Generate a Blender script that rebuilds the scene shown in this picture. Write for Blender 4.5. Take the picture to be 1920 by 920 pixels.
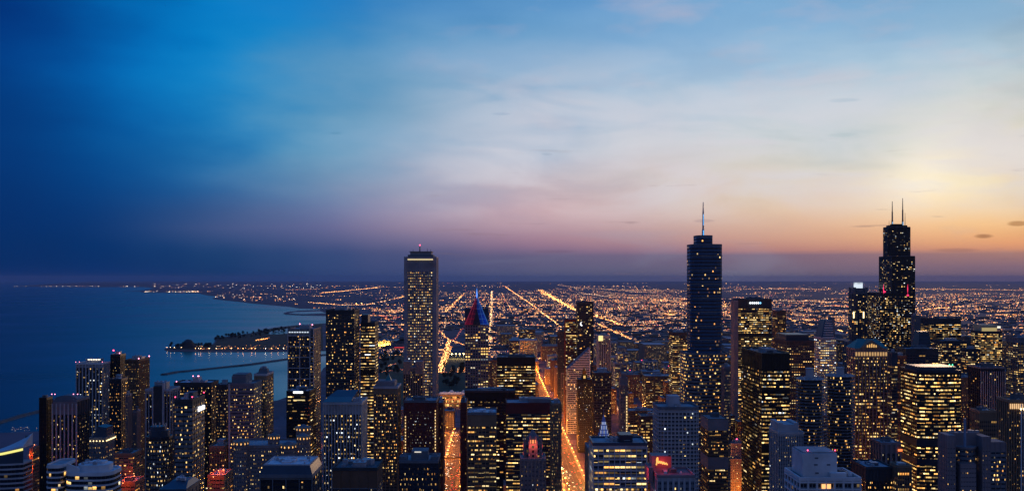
import bpy, bmesh, math, random
from math import radians as R, pi, sin, cos, atan2
random.seed(7)
rnd = random.random
S = bpy.context.scene
C = S.collection
for o in list(bpy.data.objects): bpy.data.objects.remove(o)

# ------------------------------------------------------------------ camera, sky, sun, exposure
F, CX, CY, EYE = 1950.0, 930.0, 521.0, 310.0      # focal length and vanishing point in pixels of a 1920 wide picture
cam = bpy.data.cameras.new('camera'); co = bpy.data.objects.new('camera', cam); C.objects.link(co)
co.location = (0, 0, EYE); co.rotation_euler = (R(90), 0, 0)
cam.sensor_width = 36; cam.lens = 36*F/1920
cam.shift_x = 30/1920; cam.shift_y = 61/1920
cam.clip_start = 5; cam.clip_end = 400000
S.camera = co
S.view_settings.view_transform = 'Standard'; S.view_settings.look = 'None'
S.view_settings.exposure = 0; S.view_settings.gamma = 1; S.view_settings.use_curve_mapping = False
S.render.engine = 'CYCLES'
S.cycles.use_denoising = True
S.cycles.sample_clamp_indirect = 3.0
S.cycles.max_bounces = 6; S.cycles.diffuse_bounces = 2; S.cycles.glossy_bounces = 3
S.cycles.volume_bounces = 0
S.render.film_transparent = False

def lin(c):
    return tuple(((v/255)/12.92 if v/255 <= .04045 else ((v/255+.055)/1.055)**2.4) for v in c)
SKX = [0, 200, 400, 600, 800, 1000, 1200, 1400, 1600, 1740, 1920]
SKY = {
 0:  [(0,46,118),(0,92,168),(0,128,205),(20,125,205),(55,138,210),(72,148,216),(90,158,222),(108,172,228),(112,172,224),(112,172,220),(118,172,215)],
 100:[(0,50,122),(0,98,174),(0,134,205),(55,140,200),(85,155,210),(102,165,218),(120,175,224),(132,186,230),(142,190,226),(145,190,224),(155,194,220)],
 200:[(0,54,122),(0,92,165),(15,125,190),(92,155,198),(118,170,210),(148,182,216),(168,192,216),(182,204,222),(186,206,216),(194,208,212),(210,214,204)],
 280:[(0,52,118),(0,80,150),(30,118,178),(98,152,188),(140,170,200),(176,188,208),(198,202,210),(206,212,212),(215,213,200),(242,231,208),(240,228,202)],
 350:[(0,48,110),(0,66,132),(30,92,152),(100,138,175),(155,162,186),(196,180,188),(206,188,188),(222,210,190),(228,212,190),(254,242,208),(246,222,176)],
 400:[(0,45,105),(0,56,118),(60,88,138),(105,120,162),(165,152,176),(206,170,176),(206,176,174),(226,196,170),(234,196,160),(246,212,160),(248,206,150)],
 430:[(0,44,102),(0,52,112),(66,86,134),(95,102,148),(150,132,158),(184,150,164),(194,162,164),(212,172,152),(228,180,146),(240,190,138),(244,186,126)],
 455:[(0,44,100),(0,50,108),(40,72,122),(74,86,132),(118,110,144),(160,124,146),(176,138,146),(198,148,134),(210,156,130),(222,162,120),(226,158,114)],
 470:[(0,43,99),(0,49,106),(26,64,114),(56,76,124),(92,92,130),(128,108,138),(148,116,138),(176,126,126),(186,132,122),(198,138,116),(200,138,112)],
 478:[(0,43,98),(0,48,105),(22,62,112),(50,74,122),(82,86,126),(104,98,130),(116,104,132),(126,106,126),(132,108,124),(136,110,120),(138,110,118)],
 500:[(0,42,97),(0,47,104),(16,58,108),(48,72,120),(72,80,122),(94,94,126),(104,100,128),(118,103,124),(122,104,122),(126,104,120),(130,105,120)],
 521:[(0,40,94),(0,46,102),(10,54,104),(40,66,114),(60,74,114),(80,86,118),(92,93,120),(104,96,116),(108,98,114),(112,98,112),(116,98,112)]}
SKR = sorted(SKY)
def sky_at(px, py):
    py = min(max(py, 0), 521); px = min(max(px, 0), 1920)
    for a, b in zip(SKR, SKR[1:]):
        if a <= py <= b: break
    t = (py-a)/(b-a)
    for i in range(len(SKX)-1):
        if SKX[i] <= px <= SKX[i+1]: break
    s = (px-SKX[i])/(SKX[i+1]-SKX[i]); s = s*s*(3-2*s)*.4 + s*.6
    m = lambda p, q, k: tuple(x+(y-x)*k for x, y in zip(p, q))
    mute = .22*min(1, max(0, (px-350)/400))*min(1, max(0, (330-py)/150)) if px > 350 else 0
    def mt(c): g = .30*c[0]+.50*c[1]+.20*c[2]+8; return tuple(v+(g-v)*mute for v in c)
    return lin(mt(m(m(SKY[a][i], SKY[a][i+1], s), m(SKY[b][i], SKY[b][i+1], s), t)))
ELS = [0, .55, 1.22, 1.46, 1.75, 2.1, 2.7, 3.5, 4.6, 5.8, 7.2, 8.8, 10.6, 12.6, 15.0]
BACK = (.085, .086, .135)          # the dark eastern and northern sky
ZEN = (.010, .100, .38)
def build_sky():
    w = bpy.data.worlds.new('World'); S.world = w; w.use_nodes = True
    nt = w.node_tree; N = nt.nodes; L = nt.links; N.clear()
    out = N.new('ShaderNodeOutputWorld'); bg = N.new('ShaderNodeBackground'); L.new(bg.outputs[0], out.inputs[0])
    tc = N.new('ShaderNodeTexCoord')
    def math_(op, a, b=None, c=None):
        n = N.new('ShaderNodeMath'); n.operation = op
        for i, v in enumerate((a, b, c)):
            if v is None: continue
            if isinstance(v, (int, float)): n.inputs[i].default_value = v
            else: L.new(v, n.inputs[i])
        return n.outputs[0]
    nrm = N.new('ShaderNodeVectorMath'); nrm.operation = 'NORMALIZE'; L.new(tc.outputs['Generated'], nrm.inputs[0])
    # soft cloud structure: stretched noise over the direction
    mp = N.new('ShaderNodeMapping'); mp.inputs['Scale'].default_value = (2.2, 2.2, 7.0); L.new(nrm.outputs[0], mp.inputs[0])
    def noise(scale, detail, rough=.5, src=None):
        n = N.new('ShaderNodeTexNoise'); n.inputs['Scale'].default_value = scale
        n.inputs['Detail'].default_value = detail; n.inputs['Roughness'].default_value = rough
        L.new(src or mp.outputs[0], n.inputs['Vector']); return n
    n1 = noise(2.6, 5, .5); n2 = noise(1.7, 2, .4)
    sx = N.new('ShaderNodeSeparateXYZ'); L.new(nrm.outputs[0], sx.inputs[0])
    az = math_('ARCTAN2', sx.outputs[0], sx.outputs[1])
    el = math_('ARCSINE', sx.outputs[2])
    eld0 = math_('MULTIPLY', el, 180/pi)
    sp = N.new('ShaderNodeSeparateColor'); L.new(n1.outputs['Color'], sp.inputs[0])
    # the disturbance grows with height above the horizon bank
    lf = N.new('ShaderNodeMapRange'); lf.inputs[1].default_value = -.42; lf.inputs[2].default_value = -.08; lf.inputs[3].default_value = .3; L.new(az, lf.inputs[0])
    amp = math_('MULTIPLY', math_('MULTIPLY', math_('MINIMUM', math_('MAXIMUM', math_('SUBTRACT', eld0, 2.0), 0), 5), .75), lf.outputs[0])
    eld = math_('ADD', eld0, math_('MULTIPLY', math_('SUBTRACT', sp.outputs[0], .5), amp))
    azd = math_('ADD', az, math_('MULTIPLY', math_('SUBTRACT', sp.outputs[1], .5), math_('MULTIPLY', amp, .075)))
    u = math_('DIVIDE', math_('ADD', azd, R(75)), R(150))
    col = None; prev = None
    def ramp_row(elv):
        r = N.new('ShaderNodeValToRGB'); L.new(u, r.inputs[0]); cr = r.color_ramp
        cr.interpolation = 'B_SPLINE' if elv > 2 else 'EASE'
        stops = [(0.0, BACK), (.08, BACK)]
        c0 = sky_at(0, CY-F*math.tan(R(elv))/cos(R(26))); stops += [((R(-46)+R(75))/R(150), tuple(.8*v for v in c0)), ((R(-34)+R(75))/R(150), c0)]
        for k in range(-27, 30, 3):
            a = R(k); px = CX+F*math.tan(a); py = CY-F*math.tan(R(elv))/cos(a)
            stops.append(((a+R(75))/R(150), sky_at(px, py)))
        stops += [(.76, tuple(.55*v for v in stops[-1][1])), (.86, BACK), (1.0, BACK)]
        while len(cr.elements) > 1: cr.elements.remove(cr.elements[0])
        for i, (p, c) in enumerate(stops[:32]):
            e = cr.elements[0] if i == 0 else cr.elements.new(p)
            e.position = p; e.color = (*c, 1)
        return r.outputs[0]
    rows = [(e, ramp_row(e)) for e in ELS]
    def mix(f, a, b, mode='MIX'):
        m = N.new('ShaderNodeMix'); m.data_type = 'RGBA'; m.blend_type = mode
        for s, v in ((0, f), (6, a), (7, b)):
            if isinstance(v, (int, float)): m.inputs[s].default_value = v
            elif isinstance(v, tuple): m.inputs[s].default_value = (*v, 1)
            else: L.new(v, m.inputs[s])
        return m.outputs[2]
    def step(a, b):
        m = N.new('ShaderNodeMapRange'); m.interpolation_type = 'LINEAR'
        m.inputs[1].default_value = a; m.inputs[2].default_value = b; L.new(eld, m.inputs[0]); return m.outputs[0]
    col = rows[0][1]
    for (e0, _), (e1, c1) in zip(rows, rows[1:]): col = mix(step(e0, e1), col, c1)
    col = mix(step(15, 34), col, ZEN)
    # gentle cloud brightness and pink flecks
    sp2 = N.new('ShaderNodeSeparateColor'); L.new(n2.outputs['Color'], sp2.inputs[0])
    k = math_('ADD', .88, math_('MULTIPLY', sp2.outputs[0], .24))
    kk = N.new('ShaderNodeCombineColor')
    for i in range(3): L.new(k, kk.inputs[i])
    col = mix(1.0, col, kk.outputs[0], 'MULTIPLY')
    n3 = noise(4.2, 4, .55)
    pk = N.new('ShaderNodeMapRange'); pk.inputs[1].default_value = .53; pk.inputs[2].default_value = .74; pk.inputs[4].default_value = .26
    L.new(n3.outputs['Fac'], pk.inputs[0])
    msk = N.new('ShaderNodeMapRange'); msk.inputs[1].default_value = -.16; msk.inputs[2].default_value = .1; L.new(az, msk.inputs[0])
    up = step(2, 4)
    col = mix(math_('MULTIPLY', math_('MULTIPLY', pk.outputs[0], msk.outputs[0]), up), col, (.74, .52, .54))
    mc = N.new('ShaderNodeMapping'); mc.inputs['Scale'].default_value = (3.2, 3.2, 13.0); mc.inputs['Rotation'].default_value = (.0, .10, .0); L.new(nrm.outputs[0], mc.inputs[0])
    n5 = noise(2.1, 7, .52, mc.outputs[0]); n5.inputs['Distortion'].default_value = .5
    cw = N.new('ShaderNodeMapRange'); cw.interpolation_type = 'SMOOTHSTEP'; cw.inputs[1].default_value = .36; cw.inputs[2].default_value = .66; cw.inputs[4].default_value = .62; L.new(n5.outputs['Fac'], cw.inputs[0])
    b1 = N.new('ShaderNodeMapRange'); b1.interpolation_type = 'SMOOTHSTEP'; b1.inputs[1].default_value = 2.2; b1.inputs[2].default_value = 5; L.new(eld0, b1.inputs[0])
    b2 = N.new('ShaderNodeMapRange'); b2.interpolation_type = 'SMOOTHSTEP'; b2.inputs[1].default_value = 14; b2.inputs[2].default_value = 7; L.new(eld0, b2.inputs[0])
    b3 = N.new('ShaderNodeMapRange'); b3.interpolation_type = 'SMOOTHSTEP'; b3.inputs[1].default_value = -.13; b3.inputs[2].default_value = .05; L.new(az, b3.inputs[0])
    col = mix(math_('MULTIPLY', math_('MULTIPLY', cw.outputs[0], b1.outputs[0]), math_('MULTIPLY', b2.outputs[0], b3.outputs[0])), col, (.70, .685, .745))
    gw = N.new('ShaderNodeMapRange'); gw.interpolation_type = 'SMOOTHSTEP'; gw.inputs[1].default_value = .50; gw.inputs[2].default_value = .30; gw.inputs[4].default_value = .16; L.new(n5.outputs['Fac'], gw.inputs[0])
    col = mix(math_('MULTIPLY', gw.outputs[0], b3.outputs[0]), col, (.30, .38, .52))
    # thin dark cloud wisps low over the horizon and small ones higher up
    mw = N.new('ShaderNodeMapping'); mw.inputs['Scale'].default_value = (9, 9, 95); L.new(nrm.outputs[0], mw.inputs[0])
    n4 = noise(1.6, 3, .55, mw.outputs[0])
    wv = N.new('ShaderNodeMapRange'); wv.inputs[1].default_value = .645; wv.inputs[2].default_value = .74; wv.inputs[4].default_value = .42
    L.new(n4.outputs['Fac'], wv.inputs[0])
    lo = N.new('ShaderNodeMapRange'); lo.inputs[1].default_value = 9; lo.inputs[2].default_value = 3; L.new(eld0, lo.inputs[0])
    col = mix(math_('MULTIPLY', math_('MULTIPLY', wv.outputs[0], msk.outputs[0]), lo.outputs[0]), col, (.22, .14, .16))
    for (px, py, wp, hp, k_, c_) in ((1845, 443, 17, 4, .75, (.30, .13, .06)), (1908, 419, 16, 4, .7, (.42, .20, .08)), (1790, 469, 45, 4, .35, (.22, .12, .13)), (1040, 471, 40, 2.5, .35, (.16, .10, .17)), (1026, 289, 13, 3, .3, (.25, .33, .45)), (940, 214, 20, 3, .25, (.18, .32, .5)), (630, 250, 14, 3, .3, (.06, .22, .38)), (1580, 188, 30, 4, .25, (.25, .42, .55)), (1580, 254, 26, 4, .25, (.35, .48, .52)), (1320, 414, 18, 3, .35, (.35, .25, .28))):
        a0 = atan2(px-CX, F); e0 = atan2(CY-py, F/cos(a0))
        q = math_('ADD', math_('POWER', math_('DIVIDE', math_('SUBTRACT', az, a0), wp/F), 2.0), math_('POWER', math_('DIVIDE', math_('SUBTRACT', el, e0), hp/F), 2.0))
        q = math_('ADD', q, math_('MULTIPLY', math_('SUBTRACT', n4.outputs['Fac'], .5), 3.0))
        mm = N.new('ShaderNodeMapRange'); mm.interpolation_type = 'SMOOTHSTEP'; mm.inputs[1].default_value = 1.3; mm.inputs[2].default_value = .2; mm.inputs[4].default_value = k_; L.new(q, mm.inputs[0])
        col = mix(mm.outputs[0], col, c_)
    # afterglow where the sun went down
    gd = (sin(R(22.0))*cos(R(5.2)), cos(R(22.0))*cos(R(5.2)), sin(R(5.2)))
    dp = N.new('ShaderNodeVectorMath'); dp.operation = 'DISTANCE'; L.new(nrm.outputs[0], dp.inputs[0]); dp.inputs[1].default_value = gd
    g = math_('POWER', 2.718, math_('MULTIPLY', math_('POWER', math_('DIVIDE', dp.outputs['Value'], .030), 2.0), -1.0))
    gl = math_('MULTIPLY', g, .11)
    gc = N.new('ShaderNodeCombineColor'); L.new(gl, gc.inputs[0]); L.new(math_('MULTIPLY', gl, .85), gc.inputs[1]); L.new(math_('MULTIPLY', gl, .5), gc.inputs[2])
    col = mix(1.0, col, gc.outputs[0], 'ADD')
    # faint physical twilight added over everything
    ns = N.new('ShaderNodeTexSky'); ns.sky_type = 'NISHITA'; ns.sun_disc = False
    ns.sun_elevation = R(1.0); ns.sun_rotation = R(23.2)
    col = mix(.0008, col, ns.outputs[0], 'ADD')
    L.new(col, bg.inputs[0]); bg.inputs[1].default_value = 1.0
build_sky()
sun = bpy.data.lights.new('sun', 'SUN'); so = bpy.data.objects.new('sun', sun); C.objects.link(so)
sun.energy = .4; sun.angle = R(6); sun.color = (1, .62, .36)
so.rotation_euler = (R(90-3.5), 0, R(180-23.2))

# ------------------------------------------------------------------ helpers
def PX(px, D): return (px-CX)*D/F
def PZ(py, D): return EYE-(py-CY)*D/F
def GD(py): return F*EYE/(py-CY)
def G(px, py): D = GD(py); return (PX(px, D), D)

def tag(o, label=None, cat=None, group=None, kind=None):
    if label: o['label'] = label
    if cat: o['category'] = cat
    if group: o['group'] = group
    if kind: o['kind'] = kind
    return o
def thing(name, label, cat, loc, group=None):
    o = bpy.data.objects.new(name, None); C.objects.link(o); o.location = loc; o.empty_display_size = 5
    return tag(o, label, cat, group)
def mk(name, verts, faces, mat, parent=None, uvs=None, loc=None, mids=None, smooth=False):
    me = bpy.data.meshes.new(name); me.from_pydata(verts, [], faces)
    for m in (mat if isinstance(mat, (list, tuple)) else [mat]): me.materials.append(m)
    if uvs:
        l = me.uv_layers.new(name='cells'); l.data.foreach_set('uv', [c for uv in uvs for c in uv])
    if mids: me.polygons.foreach_set('material_index', mids)
    if smooth: me.polygons.foreach_set('use_smooth', [True]*len(faces))
    me.update()
    o = bpy.data.objects.new(name, me); C.objects.link(o)
    if parent: o.parent = parent
    if loc: o.location = loc
    return o
class MB:
    def __init__(s): s.v = []; s.f = []; s.m = []
    def add(s, v, f, m=0):
        n = len(s.v); s.v += v; s.f += [tuple(i+n for i in q) for q in f]; s.m += [m]*len(f); return s
    def box(s, x0, x1, y0, y1, z0, z1, m=0):
        return s.add([(x0,y0,z0),(x1,y0,z0),(x1,y1,z0),(x0,y1,z0),(x0,y0,z1),(x1,y0,z1),(x1,y1,z1),(x0,y1,z1)],
                     [(0,3,2,1),(4,5,6,7),(0,1,5,4),(1,2,6,5),(2,3,7,6),(3,0,4,7)], m)
    def frust(s, cx, cy, r0, r1, z0, z1, n=12, m=0, ph=0):
        v = [(cx+r0*cos(ph+2*pi*i/n), cy+r0*sin(ph+2*pi*i/n), z0) for i in range(n)]
        v += [(cx+r1*cos(ph+2*pi*i/n), cy+r1*sin(ph+2*pi*i/n), z1) for i in range(n)]
        f = [(i, (i+1) % n, n+(i+1) % n, n+i) for i in range(n)] + [tuple(range(n-1, -1, -1)), tuple(range(n, 2*n))]
        return s.add(v, f, m)
    def prism(s, pts, z0, z1, m=0):
        n = len(pts); v = [(x, y, z0) for x, y in pts]+[(x, y, z1) for x, y in pts]
        return s.add(v, [(i, (i+1) % n, n+(i+1) % n, n+i) for i in range(n)]+[tuple(range(n-1, -1, -1)), tuple(range(n, 2*n))], m)
    def octa(s, x, y, z, r, m=0, rz=None):
        rz = rz or r
        return s.add([(x+r,y,z),(x-r,y,z),(x,y+r,z),(x,y-r,z),(x,y,z+rz),(x,y,z-rz)],
                     [(0,2,4),(2,1,4),(1,3,4),(3,0,4),(2,0,5),(1,2,5),(3,1,5),(0,3,5)], m)
    def build(s, name, mat, parent=None, loc=None, smooth=False):
        return mk(name, s.v, s.f, mat, parent, None, loc, s.m if isinstance(mat, (list, tuple)) else None, smooth)

# ------------------------------------------------------------------ materials
MC = {}
def mat(key, col, rough=.75, var=.25, metal=0, scale=.08, spec=.35):
    if key in MC: return MC[key]
    m = bpy.data.materials.new(key); m.use_nodes = True; nt = m.node_tree; N = nt.nodes; L = nt.links
    b = N['Principled BSDF']; b.inputs['Roughness'].default_value = rough; b.inputs['Metallic'].default_value = metal
    b.inputs['Specular IOR Level'].default_value = spec
    t = N.new('ShaderNodeTexCoord'); n = N.new('ShaderNodeTexNoise'); n.inputs['Scale'].default_value = scale
    n.inputs['Detail'].default_value = 5; n.inputs['Roughness'].default_value = .65; L.new(t.outputs['Object'], n.inputs['Vector'])
    r = N.new('ShaderNodeValToRGB'); L.new(n.outputs['Fac'], r.inputs[0])
    r.color_ramp.elements[0].position = .3; r.color_ramp.elements[1].position = .7
    r.color_ramp.elements[0].color = (*[v*(1-var) for v in col], 1); r.color_ramp.elements[1].color = (*[min(1, v*(1+var)) for v in col], 1)
    L.new(r.outputs[0], b.inputs['Base Color'])
    MC[key] = m; return m
def glow(key, col, st, sample=False):
    if key in MC: return MC[key]
    m = bpy.data.materials.new(key); m.use_nodes = True; nt = m.node_tree; N = nt.nodes
    b = N['Principled BSDF']; b.inputs['Base Color'].default_value = (.1, .1, .1, 1)
    b.inputs['Emission Color'].default_value = (*col, 1); b.inputs['Emission Strength'].default_value = st
    m.cycles.emission_sampling = 'AUTO' if sample else 'NONE'
    MC[key] = m; return m
WALL = dict(rib_stone=(.27,.29,.33), white=(.60,.62,.64), pale=(.40,.41,.44), grey=(.24,.25,.27), slate=(.13,.15,.18), dark=(.045,.048,.055), black=(.012,.012,.014),
            brown=(.15,.085,.055), beige=(.36,.27,.18), tan=(.26,.18,.12), red=(.15,.032,.028), blueglass=(.03,.06,.10), mauve=(.23,.19,.20), navy=(.02,.03,.05))
def wall(k): return mat('wall_'+k, WALL[k], .4 if k in ('blueglass', 'black', 'navy') else .8, .22, scale=.06)
def winmat(sp='dark', lit=.25, st=1.0, mx=.14, my0=.28, my1=.88, row=.6, warm=0.0, glass=(.010,.016,.026), blk=5, kx=1, run=0):
    key = f'windows_{sp}_{lit}_{st}_{mx}_{my0}_{my1}_{row}_{warm}_{glass[0]}_{blk}_{kx}_{run}'
    if key in MC: return MC[key]
    m = bpy.data.materials.new(key); m.use_nodes = True; nt = m.node_tree; N = nt.nodes; L = nt.links
    b = N['Principled BSDF']
    def math_(op, a, c=None):
        n = N.new('ShaderNodeMath'); n.operation = op
        for i, v in enumerate((a, c)):
            if v is None: continue
            if isinstance(v, (int, float)): n.inputs[i].default_value = v
            else: L.new(v, n.inputs[i])
        return n.outputs[0]
    uv = N.new('ShaderNodeUVMap'); uv.uv_map = 'cells'
    s = N.new('ShaderNodeSeparateXYZ'); L.new(uv.outputs[0], s.inputs[0])
    sxk = math_('MULTIPLY', s.outputs[0], kx); cx = math_('FLOOR', sxk); cy = math_('FLOOR', s.outputs[1]); fx = math_('FRACT', sxk); fy = math_('FRACT', s.outputs[1])
    def wn(a, c, off):
        cb = N.new('ShaderNodeCombineXYZ'); L.new(a, cb.inputs[0]); L.new(c, cb.inputs[1]); cb.inputs[2].default_value = off
        w = N.new('ShaderNodeTexWhiteNoise'); w.noise_dimensions = '3D'; L.new(cb.outputs[0], w.inputs['Vector']); return w
    cid = cx
    if run:                                  # rooms several bays wide: rows of windows switch on together
        wr = wn(cy, cy, 11.5); cid = math_('FLOOR', math_('DIVIDE', math_('ADD', cx, math_('MULTIPLY', wr.outputs['Value'], 7.0)), math_('ADD', 1.0, math_('FLOOR', math_('MULTIPLY', wr.outputs['Value'], run)))))
    w1 = wn(cid, cy, .5); w2 = wn(math_('FLOOR', math_('DIVIDE', cx, blk)), cy, 3.5)
    p = math_('MULTIPLY', math_('ADD', 1-row, math_('MULTIPLY', w2.outputs['Value'], 2*row)), lit)
    on = math_('LESS_THAN', w1.outputs['Value'], p)
    c1 = N.new('ShaderNodeSeparateColor'); w3 = wn(cid, cy, 7.5); L.new(w3.outputs['Color'], c1.inputs[0])
    top = math_('SUBTRACT', my1, math_('MULTIPLY', math_('GREATER_THAN', c1.outputs[2], .8), .25))
    msk = math_('MULTIPLY', math_('MULTIPLY', math_('GREATER_THAN', fx, mx), math_('LESS_THAN', fx, 1-mx)),
                math_('MULTIPLY', math_('GREATER_THAN', fy, my0), math_('LESS_THAN', fy, top)))
    msk0 = math_('MULTIPLY', math_('MULTIPLY', math_('GREATER_THAN', fx, mx), math_('LESS_THAN', fx, 1-mx)),
                math_('MULTIPLY', math_('GREATER_THAN', fy, my0), math_('LESS_THAN', fy, my1)))
    r = N.new('ShaderNodeValToRGB'); L.new(math_('ADD', c1.outputs[0], -warm), r.inputs[0]); cr = r.color_ramp
    cr.elements[0].position = 0; cr.elements[0].color = (1, .40, .08, 1); cr.elements[1].position = 1; cr.elements[1].color = (.86, .95, 1, 1)
    for q, cc in ((.25, (1, .55, .14, 1)), (.65, (1, .65, .22, 1)), (.93, (1, .76, .36, 1))):
        e = cr.elements.new(q); e.color = cc
    # rooms: brighter by the ceiling, furniture breaks the light up
    n = N.new('ShaderNodeTexNoise'); n.inputs['Scale'].default_value = 3.1; n.inputs['Detail'].default_value = 1; L.new(uv.outputs[0], n.inputs['Vector'])
    room = math_('MULTIPLY', math_('ADD', .25, n.outputs['Fac']), math_('ADD', .45, fy))
    br = math_('MULTIPLY', math_('ADD', .06, math_('MULTIPLY', math_('POWER', c1.outputs[1], 3.0), 2.0)), room)
    es = math_('MULTIPLY', math_('MULTIPLY', math_('MULTIPLY', msk, on), br), st*1.7)
    mx_ = N.new('ShaderNodeMix'); mx_.data_type = 'RGBA'; L.new(msk0, mx_.inputs[0])
    mx_.inputs[6].default_value = (*WALL[sp], 1); mx_.inputs[7].default_value = (*glass, 1)
    L.new(mx_.outputs[2], b.inputs['Base Color'])
    L.new(math_('SUBTRACT', .65, math_('MULTIPLY', msk0, .53)), b.inputs['Roughness'])
    L.new(r.outputs[0], b.inputs['Emission Color']); L.new(es, b.inputs['Emission Strength'])
    m.cycles.emission_sampling = 'NONE'
    MC[key] = m; return m
M_ROOF = mat('roof_membrane', (.30, .32, .35), .85, .35, scale=.12)
M_ROOFD = mat('roof_tar', (.10, .11, .13), .85, .4, scale=.12)
M_ROOFW = mat('roof_white', (.62, .65, .70), .75, .25, scale=.15)
M_UNIT = mat('galvanised_metal', (.34, .36, .40), .5, .2, .3, .3)
M_POLE = mat('dark_steel', (.06, .06, .07), .5, .2)
M_RED = glow('beacon_red', (1, .05, .12), 9)
M_PINK = glow('beacon_pink', (1, .25, .38), 6)
M_CORN = glow('cornice_lamps', (1, .72, .34), 3.2)
M_WHITE = glow('sign_white', (.92, .96, 1), 2.2)

# ------------------------------------------------------------------ building system
RECTS = []
def creno(A, B, n, rb, rd):
    """edge from A to B with n bays set back between ribs; returns outline points and the bays"""
    dx, dy = B[0]-A[0], B[1]-A[1]; Ln = math.hypot(dx, dy); ux, uy = dx/Ln, dy/Ln; nx, ny = uy, -ux
    if n == 0: return [A], []
    bay = Ln/n; hb = rb*bay/2; pts = []; bays = []
    P = lambda t, k: (A[0]+ux*t-nx*k, A[1]+uy*t-ny*k)
    pts.append(P(0, 0))
    for i in range(n):
        a = i*bay+hb; c = (i+1)*bay-hb
        pts += [P(a, 0), P(a, rd), P(c, rd), P(c, 0)]
        bays.append((P(a, rd-.05), P(c, rd-.05)))
    return pts, bays
def strips(root, bays, z0, z1, fh, sub, wm, U, V, name='window_strip', loc=(0,0,0)):
    nf = max(1, round((z1-z0)/fh))
    for i, (a, b) in enumerate(bays):
        u = U+i*sub
        mk(name, [(*a, z0), (*b, z0), (*b, z1), (*a, z1)], [(0,1,2,3)], wm, root, [(u, V), (u+sub, V), (u+sub, V+nf), (u, V+nf)])
def tier(root, pts, z0, z1, edges, wk, wm, sub=2, rib=.25, rd=.7, fh=3.9, crown=3.0, base=0.0, name='wall', side_wm=None, subs=None):
    """one prism stage of a building: outline pts (local, counter-clockwise), window bays per edge"""
    out = []; allb = []
    for k in range(len(pts)):
        A, B = pts[k], pts[(k+1) % len(pts)]
        p, bays = creno(A, B, edges[k] if k < len(edges) else 0, rib, rd)
        out += p; allb.append(bays)
    mb = MB(); mb.prism(out, z0, z1)
    w = mb.build(name, wall(wk) if isinstance(wk, str) else wk, root)
    V = random.randrange(40, 4000); U = random.randrange(10, 3000)*10
    for k, bays in enumerate(allb):
        if bays: strips(root, bays, z0+base, z1-crown, fh, (subs[k] if subs else sub), (side_wm if (side_wm and k != 0) else wm), U+k*977, V)
    return w
def rect(w, d): return [(-w/2, -d/2), (w/2, -d/2), (w/2, d/2), (-w/2, d/2)]
def shift(pts, dx, dy): return [(x+dx, y+dy) for x, y in pts]
def rrect(w, d, r, n=4):
    pts = []
    for cx, cy, a in ((w/2-r, -d/2+r, -90), (w/2-r, d/2-r, 0), (-w/2+r, d/2-r, 90), (-w/2+r, -d/2+r, 180)):
        for i in range(n+1): t = R(a+90*i/n); pts.append((cx+r*cos(t), cy+r*sin(t)))
    return pts
def parapet(root, pts, z, h=1.6, t=.6, roof=M_ROOF, wk='grey'):
    """roof deck with an upstand all round"""
    n = len(pts); cx = sum(p[0] for p in pts)/n; cy = sum(p[1] for p in pts)/n
    k = max(.5, 1-t*2/max(4, math.hypot(pts[0][0]-cx, pts[0][1]-cy)))
    o = 1.006
    ins = [(cx+(x-cx)*k, cy+(y-cy)*k) for x, y in pts]; ou = [(cx+(x-cx)*o, cy+(y-cy)*o) for x, y in pts]
    v = [(x, y, z-.7) for x, y in ou]+[(x, y, z+h) for x, y in ou]+[(x, y, z+h) for x, y in ins]+[(x, y, z+.12) for x, y in ins]
    f = []; mi = []
    for a in range(3):
        f += [(a*n+i, a*n+(i+1) % n, (a+1)*n+(i+1) % n, (a+1)*n+i) for i in range(n)]
        mi += [0]*n
    f.append(tuple(range(3*n, 4*n))); mi.append(1)
    return mk('roof', v, f, [wall(wk), roof], root, mids=mi)
def units(roof, w, d, z, n=2, big=.45, h=4.5, m=None, dx=0, dy=0):
    for i in range(n):
        uw = w*big*(.35+.65*rnd()) if i else w*big; ud = d*big*(.5+.5*rnd())
        x = dx+(rnd()-.5)*(w-uw)*.7 if i else dx+(rnd()-.5)*w*.2; y = dy+(rnd()-.5)*(d-ud)*.6
        hh = h*(.4+.6*rnd()) if i else h
        mb = MB(); zb = z+.1
        mb.box(x-uw/2, x+uw/2, y-ud/2, y+ud/2, zb, zb+hh)
        mb.box(x-uw/2-.25, x+uw/2+.25, y-ud/2-.25, y+ud/2+.25, zb+hh, zb+hh+.45)
        if uw > 7:
            for q in (-.25, .22): mb.frust(x+uw*q, y, min(uw, ud)*.13, min(uw, ud)*.12, zb+hh+.45, zb+hh+1.6, 10)
        mb.build('roof_unit', m or random.choice([M_UNIT, M_ROOFD, M_ROOF]), roof)
    for i in range(n*2):                         # pipes, hatches and fans
        x = dx+(rnd()-.5)*w*.85; y = dy+(rnd()-.5)*d*.85; s = .5+rnd()*.9
        mb = MB(); mb.box(x-s, x+s, y-s*.7, y+s*.7, z+.1, z+.6+s); mb.frust(x, y, s*.4, s*.4, z+.6+s, z+1.1+s, 8)
        mb.build('roof_vent', random.choice([M_UNIT, M_ROOFW]), roof)
def beacon(root, x, y, z, r=.8, m=None, mast=1.5):
    mb = MB(); mb.frust(x, y, .12, .12, z-.2, z+mast, 6, 0); mb.octa(x, y, z+mast+r*.6, r, 1)
    mb.build('beacon', [M_POLE, m or M_RED], root)
def antenna(root, x, y, z0, z1, r0=.6, r1=.15, m=None, n=8):
    mb = MB(); k = [0, .35, .7, 1]
    for a, b in zip(k, k[1:]):
        ra = r0+(r1-r0)*a; mb.frust(x, y, ra, ra*.9, z0+(z1-z0)*a-.05, z0+(z1-z0)*b, n)
    mb.build('antenna', m or M_POLE, root)
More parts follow.
